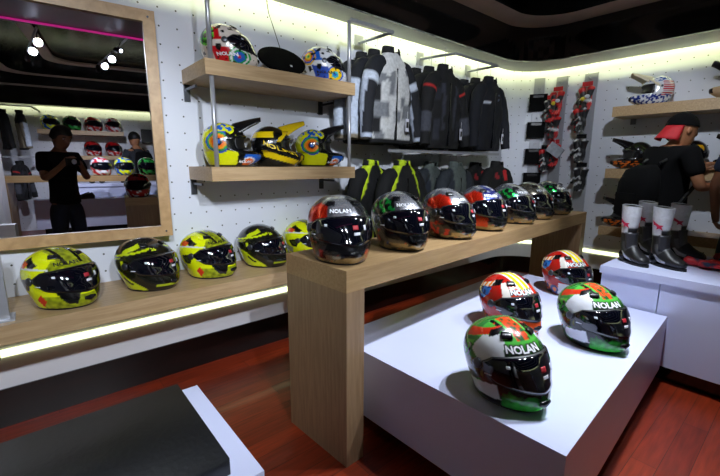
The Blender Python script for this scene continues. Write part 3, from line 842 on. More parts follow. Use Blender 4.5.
G = 'motocross helmets on the right wall shelves'
xw = cross_helmet('mxwhite', p_mxwhite, mat('peak_cream', 'd8cdb0', rough=.35, var=.05))
place(xw, 4.06, 1.02, 1.686, 178-60, 'white, red and blue motocross helmet on the top shelf of the right wall', G)
xk = cross_helmet('mxblack', p_mxblack, M_BLK)
place(xk, 4.06, 1.10, 1.166, 118, 'black and orange motocross helmet on the middle right shelf, left of the backpack', G)
again(xk, 4.06, 1.12, .656, 118, 'black and orange motocross helmet on the lowest right shelf behind the boots', G)
xd = cross_helmet('mxdark', p_mxdark, M_BLK)
place(xd, 4.05, .74, 1.166, 150, 'dark peaked helmet with an orange yellow mark beyond the capped man', G)
again(xd, 3.93+.1, .40, 1.166, 110, 'dark motocross helmet whose peak shows at the right edge on the middle shelf', G)
xt = cross_helmet('mxtan', lambda s, z, p: c3('b89878') if z < 14 else c3('1c2440'), mat('peak_navy', '141a30', rough=.3, var=.05))
place(xt, 4.05, .50, 1.686, 120, 'tan and navy motocross helmet cut by the right edge on the top shelf', G)

G = 'helmets on the back wall shelves'
pr_ = full_helmet('plainred', p_red, M_PAINT, plain=True); pw = full_helmet('plainwhite', p_whitemix, M_PAINT, plain=True); pg = full_helmet('plaingreen', p_greenmix, M_PAINT, plain=True)
py_ = full_helmet('plainyellow', lambda s, z, p: YEL if nz(p.x, p.y, p.z, 26) > -.1 else BLU, M_PAINT, plain=True)
YS = Y0+.24
place(py_, -.66, YS, 1.726, 60, 'yellow and blue helmet on the upper shelf seen in the mirror', G)
place(pg, -.36, YS, 1.726, 60, 'green, black and white helmet on the upper shelf seen in the mirror', G)
place(pr_, -.05, YS, 1.726, 60, 'red helmet on the upper shelf seen in the mirror', G)
place(pw, .24, YS, 1.726, 60, 'white helmet on the upper shelf seen in the mirror', G)
again(pr_, -.10, YS, 1.306, 60, 'red helmet on the lower shelf in the mirror, right beside the photographer', G)
again(pr_, .215, YS, 1.306, 60, 'red helmet on the lower shelf in the mirror, next to the visitor with a rucksack', G)
G = 'helmets on the oak table in the mirror'
again(pw, .07, -2.35, 1.01, 70, 'white helmet on the oak slab table in the mirror', G)
again(py_, .36, -2.35, 1.01, 75, 'blue and yellow helmet on the oak slab table in the mirror', G)
again(pg, .66, -2.35, 1.01, 75, 'green helmet on the oak slab table beside the red one in the mirror', G)
again(pr_, .48, -.70, .815, 95, 'large red helmet on the square oak block at the mirror right edge', 'helmet on the oak block in the mirror')

# ------------------------------------------------------------------ jackets
def jacket(fn, H=.60, wid=1., collar_open=True):
    root = thing('jacket', 'x', 'jacket')
    k = H/.62
    rows = [(0, .200, .046), (.03, .206, .050), (.14, .200, .052), (.26, .202, .056), (.36, .200, .060), (.44, .184, .058), (.49, .158, .052), (.525, .120, .046), (.550, .088, .043), (.566, .068, .042)]
    V = []; F = []; n = 56; m = 44; C = []
    for i in range(m+1):
        z, w, d = catmull(rows, i/m*(len(rows)-1))
        for j in range(n):
            a = 2*PI*j/n; c, s = math.cos(a), math.sin(a)
            p = Vector((wid*w*math.copysign(abs(c)**.8, c), d*math.copysign(abs(s)**.8, s), z*k))
            f = 1+.0*z
            wr = .010*noise.noise(Vector((p.x*9, p.y*9, p.z*14)))+.006*math.sin(p.x*48+3*noise.noise(p*8))*max(0, 1-z/.5)
            nn = Vector((c*.5, s, 0)).normalized(); p = p+nn*wr
            V.append(p); C.append(fn('body', p.x, z, p.y))
    for i in range(m):
        for j in range(n):
            q = (j+1) % n; F.append((i*n+j, i*n+q, (i+1)*n+q, (i+1)*n+j))
    b0 = len(V); V.append(Vector((0, 0, .05))); C.append(BK)
    for j in range(n): F.append(((j+1) % n, j, b0))
    b1 = len(V); V.append(Vector((0, 0, .50*k))); C.append(BK)
    for j in range(n): F.append((m*n+j, m*n+(j+1) % n, b1))
    link('body', rawmesh('body', V, F, M_CLOTH, True, C), root)
    def col(u, v):
        a = -PI/2+.32+(2*PI-.64)*u; r = 1-.10*v
        return (.072*r*math.cos(a)*1.02, .046*r*math.sin(a)-.012*v*math.sin(a)*0, (.560+.045*v-.012*v*abs(math.cos(a/2)))*k)
    me = grid_shell(col, 28, 4, .006, 'collar', M_CLOTH); paint_mesh(me, lambda p: fn('collar', p.x, .6, p.y)); link('collar', me, root)
    for sg in (-1, 1):
        ax = [(.105, 0, .505, .050, .046), (.155, 0, .475, .066, .052), (.200, -.004, .40, .066, .052), (.236, -.012, .30, .060, .050), (.258, -.022, .20, .054, .046), (.272, -.034, .10, .049, .042), (.280, -.042, .02, .045, .038)]
        V = []; F = []; C = []; n2 = 26; m2 = 36
        for i in range(m2+1):
            x, y, z, rw, rd = catmull(ax, i/m2*(len(ax)-1))
            x2, y2, z2, _, _ = catmull(ax, min(i/m2*(len(ax)-1)+.05, len(ax)-1.001)); x1, y1, z1, _, _ = catmull(ax, max(i/m2*(len(ax)-1)-.05, 0))
            d = Vector((x2-x1, y2-y1, z2-z1)).normalized(); u = d.cross(Vector((0, 1, 0))).normalized(); v = d.cross(u)
            for j in range(n2):
                a = 2*PI*j/n2; wr = 1+.13*noise.noise(Vector((math.cos(a)*1.5+sg*5, math.sin(a)*1.5, z*22)))
                p = Vector((x, y, z))+u*rw*.86*math.cos(a)*wr+v*rd*math.sin(a)*wr
                p = Vector((p.x*sg*wid, p.y, p.z*k)); V.append(p); C.append(fn('sleeve', abs(p.x), z, p.y))
        for i in range(m2):
            for j in range(n2):
                q = (j+1) % n2; F.append((i*n2+j, i*n2+q, (i+1)*n2+q, (i+1)*n2+j))
        for b, zz in ((0, .5), (m2, .05)):
            c0 = len(V); V.append(sum((V[b*n2+j] for j in range(n2)), Vector())/n2+Vector((0, 0, .02 if b else 0))); C.append(BK)
            for j in range(n2): F.append((b*n2+j, b*n2+(j+1) % n2, c0))
        link('sleeve', rawmesh('sleeve', V, F, M_CLOTH, True, C), root)
    MB().box(-.004, .004, -.062, -.045, .02*k, .47*k).build('zip', M_BLK, root) 
    return root
def hanger(x, y, z, ztop, label, parent=None):
    t = thing('coat_hanger', label, 'hanger', (x, y, z), group='hangers on the steel rails')
    h = ztop-z
    MB().tube([(0, 0, .02), (0, 0, h-.03), (.006, 0, h-.008), (0, 0, h+.015), (-.014, 0, h+.008)], .0022, 6).build('hook', M_METAL, t)
    MB().tube([(-.06, 0, -.012), (0, 0, .022), (.06, 0, -.012)], .006, 6).build('arms', M_BLK, t)
    return t
def j_grey(part, x, z, y):
    lt, gy, bk = c3('d2d3d4'), c3('7c7f85'), c3('0c0d12')
    if part == 'collar': return bk
    if part == 'sleeve':
        if z > .40: return c3('10131c')
        if z > .36: return c3('c9d2e2')
        return c3('b6c0d4') if (y > -.035 and y < .02) or z < .05 else c3('14161e')
    if z < .03: return bk
    if .08 < abs(x) < .2 and .16 < z < .26: return gy
    if abs(x) > .15 and .06 < z < .36: return bk
    if abs(abs(x)-.05) < .007 and .26 < z < .42: return c3('b02828') if x > 0 and z > .36 else bk
    return lt if noise.noise(Vector((x*12, 1, z*9))) > -.3 else gy
def j_tan(part, x, z, y):
    if part == 'sleeve': return c3('10131c') if z > .38 else (c3('bcc6d8') if z > .05 and y < 0 else c3('7a705e'))
    return c3('14151a') if z > .4 or z < .03 else c3('9c9078')
def j_black(part, x, z, y):
    if part == 'sleeve': return c3('b82020') if .40 < z < .425 and y < .02 else (c3('42444e') if .10 < z < .24 and y < -.01 else c3('08080c'))
    if part == 'body':
        if .06 < abs(x) < .10 and .14 < z < .46: return c3('343642')
        if .12 < abs(x) < .17 and .05 < z < .2: return c3('262832')
        if abs(abs(x)-.14) < .03 and .34 < z < .42: return c3('1c1d26')
    return c3('0a0a0e')
def j_navy(part, x, z, y):
    if part == 'body' and -.15 < x < -.08 and .38 < z < .395: return c3('c0c8d8')
    if part == 'body' and abs(x-.06-(z-.43)*.5) < .004 and .40 < z < .47: return c3('7a86a4')
    return c3('080b18')
def j_charcoal(part, x, z, y):
    if part == 'sleeve': return c3('08080a')
    return c3('26272e') if .18 < z < .3 else c3('0a0a0c')
def j_hivis(part, x, z, y):
    yl = c3('c4e01a')
    if part == 'sleeve': return yl if .16 < z < .2 else c3('07080b')
    if abs(abs(x)-(.065+(.56-z)*.55)) < .022 and z > .2 and y < .03: return yl
    if z < .2: return c3('8a9098') if z > .18 else yl
    return c3('07080b')
def j_steel(part, x, z, y):
    if part == 'sleeve': return c3('2b3138')
    return c3('59625f') if (abs(x) < .09 and z > .1) else c3('262c38')
def j_blackred(part, x, z, y):
    if part == 'body' and .04 < x < .12 and .42 < z < .52: return c3('c82026')
    if part == 'body' and -.09 < x < -.05 and .44 < z < .5: return c3('8c1a20')
    return c3('070709')
D = {k: jacket(f, H=.63) for k, f in dict(grey=j_grey, tan=j_tan, black=j_black, navy=j_navy, charcoal=j_charcoal, hivis=j_hivis, steel=j_steel, blackred=j_blackred).items()}
used = set()
def put(kind, x, y, z, rz, label, group, ztop):
    r = D[kind]
    if kind in used: dup(r, (x, y, z), R(rz), label, group)
    else:
        used.add(kind); r.location = (x, y, z); r.rotation_euler = (0, 0, R(rz)); r['label'] = label; r['group'] = group
    if ztop: hanger(x, y, z+.555, ztop, 'thin hanger holding the '+label.split(',')[0].replace(' hanging', ''))
G = 'pale grey riding jackets on the first rail'
put('grey', 1.955, 1.99, 1.335, 6, 'light grey riding jacket with black side panels, front of the first rail', G, 2.04)
put('tan', 1.93, 2.10, 1.335, 6, 'grey and tan riding jacket, directly behind the light grey one', G, 2.04)
put('tan', 1.91, 2.205, 1.335, 6, 'grey and tan riding jacket, rearmost on the first rail', G, 2.04)
G = 'black riding jackets on the corner rail'
put('black', 2.53, 1.99, 1.315, 4, 'black riding jacket with grey panels and red shoulder bands, front of the corner rail', G, 2.04)
put('charcoal', 2.50, 2.10, 1.315, 4, 'charcoal riding jacket behind the one with grey panels', G, 2.04)
put('black', 2.47, 2.205, 1.315, 4, 'black riding jacket with red shoulder bands, nearest the wall', G, 2.04)
put('navy', 3.15, 1.99, 1.315, 3, 'dark navy riding jacket with a small white chest stripe, at the rail end', G, 2.04)
put('charcoal', 3.12, 2.10, 1.315, 3, 'charcoal riding jacket behind the dark navy one', G, 2.04)
put('navy', 3.10, 2.205, 1.315, 3, 'dark navy riding jacket nearest the wall', G, 2.04)
G = 'jackets hung under the lower rail'
put('hivis', 1.93, 2.15, .615, 14, 'black jacket with fluorescent yellow stripes, beside the shelf unit', G, 1.28)
put('hivis', 2.13, 2.03, .615, 4, 'black jacket with fluorescent yellow stripes, nearer the front', G, 1.28)
put('steel', 2.60, 2.15, .605, 12, 'dark blue grey jacket behind the grey green one', G, 1.28)
put('steel', 2.78, 2.03, .605, 4, 'grey green jacket above the red patch helmet', G, 1.28)
put('blackred', 3.28, 2.17, .605, 6, 'black jacket behind the one with the red chest patch', G, 1.28)
put('blackred', 3.42, 2.03, .615, 0, 'black jacket with a red chest patch under the rail end', G, None)
def swing_tag(x, y, z, c, label):
    t = thing('swing_tag', label, 'tag', (x, y, z), R(10), group='paper tags on the jackets')
    MB().box(-.018, .018, -.002, .002, -.085, 0).build('card', c, t)
    MB().box(-.012, .012, -.0035, -.002, -.06, -.02).build('print', M_LETK, t)
    MB().tube([(0, 0, 0), (.004, 0, .05)], .001, 5).build('string', M_LETW, t)
swing_tag(2.06, 1.925, 1.50, M_LABW, 'white and black paper tag on the light grey jacket')
swing_tag(2.68, 1.925, 1.47, M_LABW, 'white paper tag on the black jacket with grey panels')
swing_tag(3.30, 1.925, 1.46, M_LABW, 'white paper tag on the dark navy jacket')
put('tan', -.98, -3.70, 1.38, 75, 'pale jacket on the back wall at the left of the mirror', 'jackets seen in the mirror', None)
put('charcoal', -1.18, -3.70, 1.38, 75, 'dark jacket on the back wall at the far left of the mirror', 'jackets seen in the mirror', None)
put('black', -1.05, -3.60, .60, 100, 'black jacket hanging low, in the mirror beside the white column', 'jackets seen in the mirror', None)
for x, y, z in ((-1.02, -3.55, 2.02), (-1.28, -3.45, 2.02)):
    pass
t = thing('clothes_rail', 'steel rail with jackets at the left of the mirror', 'rail', (0, 0, 0))
MB().box(-1.45, -.8, -3.71, -3.69, 2.04, 2.06).box(-1.45, -.8, -3.61, -3.59, 1.26, 1.28).build('bar', M_METAL, t)
MB().box(-.83, -.80, Y0+.002, -3.69, 2.04, 2.06).box(-.83, -.80, Y0+.002, -3.59, 1.26, 1.28).build('bracket', M_METAL, t)

# ------------------------------------------------------------------ boots
def boot():
    root = thing('racing_boot', 'x', 'boot')
    # rings along the boot: centre (x, z), tilt of the ring plane (deg from horizontal), half length (fore-aft) and half width
    rows = [(-.005, .372, -4, .062, .052), (-.004, .330, -3, .060, .050), (-.004, .26, 0, .054, .046), (-.004, .19, 2, .046, .040), (.000, .135, 8, .046, .037),
            (.010, .100, 24, .055, .037), (.040, .070, 48, .056, .040), (.085, .052, 68, .042, .043), (.125, .042, 80, .031, .044), (.160, .036, 86, .025, .038), (.178, .032, 90, .016, .026)]
    V = []; F = []; C = []; n = 36; m = 60
    for i in range(m+1):
        x, z, t, l, w = catmull(rows, i/m*(len(rows)-1)); T = R(t)
        for j in range(n):
            a = 2*PI*j/n; c, s = math.cos(a), math.sin(a)
            fx = l*math.copysign(abs(c)**.85, c); p = Vector((x+fx*math.cos(T), w*s, z+fx*math.sin(T)))
            p.z = max(p.z, .012); V.append(p)
            cc = WH if z > .305 else None
            if cc is None:
                if z > .19: cc = c3('cfd0d6') if (c > -.75) else c3('15151a')
                else: cc = c3('16161a')
                if .19 < z < .23 and c > .5: cc = c3('16161a')
                if z < .14 and c > -.1 and x < .03: cc = c3('4a4a50')
                if x > .02 and c < -.2 and abs(s) > .35 and x < .09: cc = c3('c8c8d0')
                if x < .02 and z < .12 and c < -.75: cc = c3('c01c2c')
                if x > .135: cc = c3('1a1a1e')
            if .298 < z < .308: cc = c3('22222a')
            C.append(cc)
    for i in range(m):
        for j in range(n):
            q = (j+1) % n; F.append((i*n+j, i*n+q, (i+1)*n+q, (i+1)*n+j))
    c0 = len(V)
    for q_, (sc_, dz_, cl_) in enumerate(((.90, .002, WH), (.86, -.004, BK), (.80, -.06, BK))):
        for j in range(n):
            p = V[j]; V.append(Vector((-.005+(p.x+.005)*sc_, p.y*sc_, p.z+dz_))); C.append(cl_)
    pv = 0
    for q_ in range(3):
        for j in range(n): F.append((pv+j, pv+(j+1) % n, c0+q_*n+(j+1) % n, c0+q_*n+j))
        pv = c0+q_*n
    c0 = len(V); V.append(Vector((-.005, 0, .30))); C.append(BK)
    for j in range(n): F.append((pv+j, pv+(j+1) % n, c0))
    c0 = len(V); V.append(Vector((.19, 0, .028))); C.append(BK)
    for j in range(n): F.append((m*n+j, m*n+(j+1) % n, c0))
    link('upper', rawmesh('upper', V, F, M_LEA2, True, C), root)
    # heel counter
    MB().ell((-.012, 0, .045), (.042, .037, .042), 20, 12).build('heel_cup', M_BLK, root, smooth=True)
    out = []
    for i in range(40):
        a = 2*PI*i/40; c, s = math.cos(a), math.sin(a)
        out.append((.070+.122*c, (.038+.006*c)*s*(1 if c > -.6 else .9)))
    MB().prism(out, 0, .014).build('sole', M_RUB, root, bevel=.003)
    MB().prism([(.07+(x-.07)*1.0, y) for x, y in out if x < .02] , .0, .022).build('heel', M_RUB, root)
    def shin(u, v):
        a = -1.2+2.4*u; z = .10+.10*v
        x, zz, t, l, w = catmull(rows, 4.6-1.7*v); return (x+.004+(l+.006)*math.cos(a), (w+.005)*math.sin(a), z)
    link('ankle_guard', grid_shell(shin, 12, 6, .004, 'ankle_guard', mat('satin_grey', '3c3c42', rough=.35, metal=.4, var=.1)), root)
    for sg in (-1, 1):
        # zigzag star-like mark on the white shaft
        P = [(-.034, .288), (-.006, .276), (.020, .262), (.044, .262), (.034, .250), (.044, .232), (.022, .242), (.006, .234), (.010, .250), (-.012, .262), (-.020, .258), (-.022, .268)]
        def w_(x, z, d): return (x*.9-.004, sg*(.0475*math.sqrt(max(.05, 1-(x/.062)**2))+d), z)
        V = [w_(x, z, .002) for x, z in P]+[w_(x, z, .0035) for x, z in P]; q = len(P)
        F = [tuple(range(q)), tuple(range(2*q-1, q-1, -1))]+[(i, q+i, q+(i+1) % q, (i+1) % q) for i in range(q)]
        link('star_mark', rawmesh('star_mark', V, F, mat('crimson_mark', 'c02048', rough=.5, var=.05), False), root)
    return root
b = boot(); b.scale = (1.27, 1.62, .88); G = 'racing boots on the white counter'
place(b, 2.80, .735, .609, 236, 'white and black racing boot on the counter, leftmost of the front pair', G)
again(b, 2.84, .585, .609, 246, 'white and black racing boot on the counter, right one of the front pair', G)
again(b, 3.04-.1, .79-.06, .609, 262, 'white and black racing boot half hidden behind the left front boot', G) if False else again(b, 3.17, .745, .609, 240, 'white and black racing boot standing between and behind the two front boots', G)
again(b, 3.16, .565, .609, 262, 'white and black racing boot at the rear right, with a white toe patch', G)

# ------------------------------------------------------------------ skinned figures, gloves
def skin(name, verts, edges, radii, m, parent=None, sub=2, root=0, link_it=True, smoothit=True):
    me = bpy.data.meshes.new(name); me.from_pydata([tuple(v) for v in verts], edges, [])
    o = bpy.data.objects.new(name, me); COL.objects.link(o)
    sk = o.modifiers.new('s', 'SKIN'); sk.use_smooth_shade = True
    sk.use_x_symmetry = False
    for i, r in enumerate(radii):
        r = r if isinstance(r, tuple) else (r, r)
        me.skin_vertices[0].data[i].radius = r; me.skin_vertices[0].data[i].use_root = (i == root)
    sb = o.modifiers.new('u', 'SUBSURF'); sb.levels = sub; sb.render_levels = sub
    bpy.context.view_layer.update(); dg = bpy.context.evaluated_depsgraph_get()
    new = bpy.data.meshes.new_from_object(o.evaluated_get(dg)); bpy.data.objects.remove(o)
    new.name = name; new.materials.clear()
    for x in (m if isinstance(m, (list, tuple)) else [m]): new.materials.append(x)
    for p in new.polygons: p.use_smooth = True
    return new
def hand_chain(wrist, d, palm_n, curl=.5, s=1., side=1):
    """points, edges, radii of a hand starting at wrist; d = finger direction, palm_n = palm normal"""
    d = Vector(d).normalized(); n = Vector(palm_n); n = (n-d*n.dot(d)).normalized(); t = d.cross(n)*side
    W = Vector(wrist); P = [W, W+d*.045*s]; Rr = [(.021*s, .026*s), (.022*s, .034*s)]; E = [(0, 1)]
    for k, (off_, ln) in enumerate(((.030, .072), (.011, .082), (-.010, .076), (-.029, .060))):
        i0 = len(P); base = W+d*.082*s+t*off_*s; P.append(base); Rr.append(.0095*s); E.append((1, i0))
        ang = 0; q = base
        for j, fr in enumerate((.45, .32, .23)):
            ang += curl*(.7 if j == 0 else .9); dd = d*math.cos(ang)+n*math.sin(ang)
            q = q+dd*ln*fr*s; P.append(q); Rr.append((.0088-.0012*j)*s); E.append((len(P)-2, len(P)-1))
    i0 = len(P); q = W+d*.025*s+t*.030*s; P.append(q); Rr.append(.012*s); E.append((1, i0))
    for j, fr in enumerate((.035, .028)):
        q = q+(d*.75+t*.5+n*.35*(j+curl)).normalized()*fr*s; P.append(q); Rr.append((.0105-.0015*j)*s); E.append((len(P)-2, len(P)-1))
    return P, E, Rr
def glove_mesh(fn, i):
    P, E, Rr = hand_chain((0, 0, 0), (0, 0, -1), (-1, 0, 0), .25, 1.05)
    n = len(P); P += [Vector((0, 0, .04)), Vector((0, 0, .075))]; Rr = [((r[0]*1.15, r[1]*1.15) if isinstance(r, tuple) else r*1.45) for r in Rr]+[(.030, .038), (.036, .044)]
    E += [(0, n), (n, n+1)]
    me = skin('glove', P, E, Rr, M_LEA2, sub=1)
    paint_mesh(me, fn); return me
gl_rb = glove_mesh(lambda p: c3('c81c20') if nz(p.x, p.y, p.z, 26) > -.02 or p.z > .03 else c3('101014'), 0)
gl_rw = glove_mesh(lambda p: c3('e0e0e6') if -.07 < p.z < -.045 and p.x < 0 else (c3('c81c20') if nz(p.x, p.y, p.z, 20) > .05 else c3('121216')), 1)
gl_bw = glove_mesh(lambda p: c3('d8d8de') if nz(p.x+2, p.y, p.z, 24) > .3 else c3('131318'), 2)
gl_rr = glove_mesh(lambda p: c3('d02430') if nz(p.x, p.y, p.z, 20) > -.2 else c3('20304a'), 3)
def gloves(me, me2, x, y, z, rz, label, group='glove pairs on the hanging strips', lay=False, emb=None):
    t = thing('glove_pair', label, 'gloves', (x, y, z), R(rz), group)
    for k, (mm, dy, a) in enumerate(((me, -.032, 10), (me2, .036, -12))):
        o = link('glove', mm, t)
        if lay: o.location = (dy*1.6, dy*.4, .026); o.rotation_euler = (0, R(90), R(a*2))
        else: o.location = (0 if k else -.025, dy, 0); o.rotation_euler = (R(a), 0, 0)
    if emb:
        MB().ell((-.062, .012, -.045), (.012, .020, .020), 14, 8).build('knuckle_guard', mat('yellow_guard', 'd8c020', rough=.4, var=.1), t, smooth=True)
        MB().ell((-.066, -.028, -.025), (.012, .022, .018), 14, 8).build('knuckle_guard', M_LABW, t, smooth=True)
    if not lay: MB().box(-.012, -.006, -.045, .045, .075, .115).build('header_card', M_RED if me is not gl_bw else M_BLK, t)
    return t
XW = X1-.075
gloves(gl_rb, gl_rw, XW, 1.855, 1.84, 0, 'red and black gloves with a yellow guard, topmost on the middle strip', emb=1)
gloves(gl_rb, gl_bw, XW, 1.91, 1.77, 0, 'black and red gloves left of the topmost pair on the middle strip')
gloves(gl_rw, gl_rb, XW, 1.865, 1.60, 0, 'red and black gloves in the middle of the middle strip')
gloves(gl_rb, gl_rw, XW, 1.84, 1.33, 0, 'red gloves low on the middle strip, beside the clear pack')
gloves(gl_bw, gl_rb, XW, 1.925, 1.28, 0, 'black gloves low on the middle strip, toward the black boxes')
gloves(gl_rw, gl_rb, XW, 1.585, 1.85, 0, 'red and white gloves with a yellow guard, topmost on the strip nearest the shelves', emb=1)
gloves(gl_bw, gl_rb, XW, 1.615, 1.66, 0, 'black and white gloves, second on the strip nearest the shelves')
gloves(gl_bw, gl_bw, XW, 1.59, 1.37, 0, 'black gloves with white guards, third on the strip nearest the shelves')
gloves(gl_bw, gl_bw, XW, 1.56, 1.10, 0, 'dark gloves, lowest on the strip nearest the shelves, above the last helmet')
t = thing('clear_pack', 'crumpled white clear pack hanging on the middle strip', 'pack', (X1-.15, 1.80, 1.34), R(0))
Mt = Matrix.Rotation(R(35), 4, 'X')
MB().box(-.012, .012, -.075, .075, -.05, .05, M=Mt).build('bag', mat('clear_film', 'b8bcc8', rough=.25, coat=.5, var=.3, vscale=30), t, bevel=.009, seg=3)
MB().tube([(0, 0, .03), (.03, .03, .16)], .0015, 5).build('cord', M_LETW, t)
G = 'red gloves lying on the white counter'
gloves(gl_rr, gl_rr, 3.00, .36, .609, 100, 'red and navy gloves lying on the counter near the right boot', G, lay=True)
gloves(gl_rr, gl_rr, 3.20, .27, .609, 60, 'red gloves lying farther back on the counter at the right edge', G, lay=True)

# ------------------------------------------------------------------ people
def body_lines(J, Rd, chains):
    """J: name -> point, Rd: name -> radius; chains: lists of joint names"""
    names_ = []; E = []
    for ch in chains:
        for n_ in ch:
            if n_ not in names_: names_.append(n_)
        E += [(names_.index(a), names_.index(b)) for a, b in zip(ch, ch[1:])]
    return [Vector(J[n_]) for n_ in names_], E, [Rd[n_] for n_ in names_], names_
def head_mesh(mb, c, r, yaw, pitch=0):
    """head with face: skull, jaw, nose, ears; faces local +x turned by yaw"""
    M = Matrix.Translation(c) @ Matrix.Rotation(yaw, 4, 'Z') @ Matrix.Rotation(pitch, 4, 'Y')
    rings = []; tab = [(-1.10, .30, .34, .02), (-.98, .46, .44, .12), (-.75, .60, .54, .13), (-.45, .72, .62, .07), (-.1, .80, .69, .03), (.25, .84, .73, 0), (.6, .74, .64, -.02), (.85, .52, .44, -.03), (1.0, .2, .17, -.03)]
    n = 28
    for i in range(33):
        z, a, b, cx = catmull(tab, i/32*(len(tab)-1))
        row = []
        for j in range(n):
            t = 2*PI*j/n; x = cx+a*math.cos(t); y = b*math.sin(t)
            f = max(0, math.cos(t))**12
            if -.35 < z < .12: x += f*.20*(1-abs(z+.2)/.34 if z > -.35 else 0)*1.1          # nose
            if .02 < z < .3 and .25 < abs(math.sin(t)) < .62 and math.cos(t) > 0: x -= .05   # eye sockets
            if -.62 < z < -.48: x += f*.05
            row.append(M @ Vector((x*r, y*r, z*r)))
        rings.append(row)
    mb.loft(rings)
    for sg in (-1, 1): mb.ell((-.02*r, sg*.72*r, -.08*r), (.14*r, .07*r, .22*r), 10, 8, M=M)
    return M
def merge(name, parts, mats):
    """parts: list of (mesh, material index); joins into one mesh"""
    bm = bmesh.new()
    for me, mi in parts:
        k = len(bm.faces); bm.from_mesh(me); bm.faces.ensure_lookup_table()
        for f in bm.faces[k:]: f.material_index = mi; f.smooth = True
    out = bpy.data.meshes.new(name); bm.to_mesh(out); bm.free()
    for m in mats: out.materials.append(m)
    return out
def hair_cap(M, r, name, m, low=-.2, k=1.07, parent=None):
    rings = []
    for i in range(12):
        z = low+(1.02-low)*i/11; s = math.sqrt(max(.02, 1-(max(z, -.0)/1.06)**2)); row = []
        for j in range(28):
            t = 2*PI*j/28; front = math.cos(t) > .25
            zz = z if not front else max(z, .48+.1*z)
            s2 = math.sqrt(max(.01, 1-(max(zz, 0)/1.06)**2))
            q = 1+.05*noise.noise(Vector((math.cos(t)*3, math.sin(t)*3, z*4)))
            row.append(M @ Vector(((-.02+.86*s2*math.cos(t)*k*q)*r, .76*s2*math.sin(t)*k*q*r, zz*r*1.04)))
        rings.append(row)
    mb = MB(); mb.loft(rings); return mb.build(name, m, parent, smooth=True)

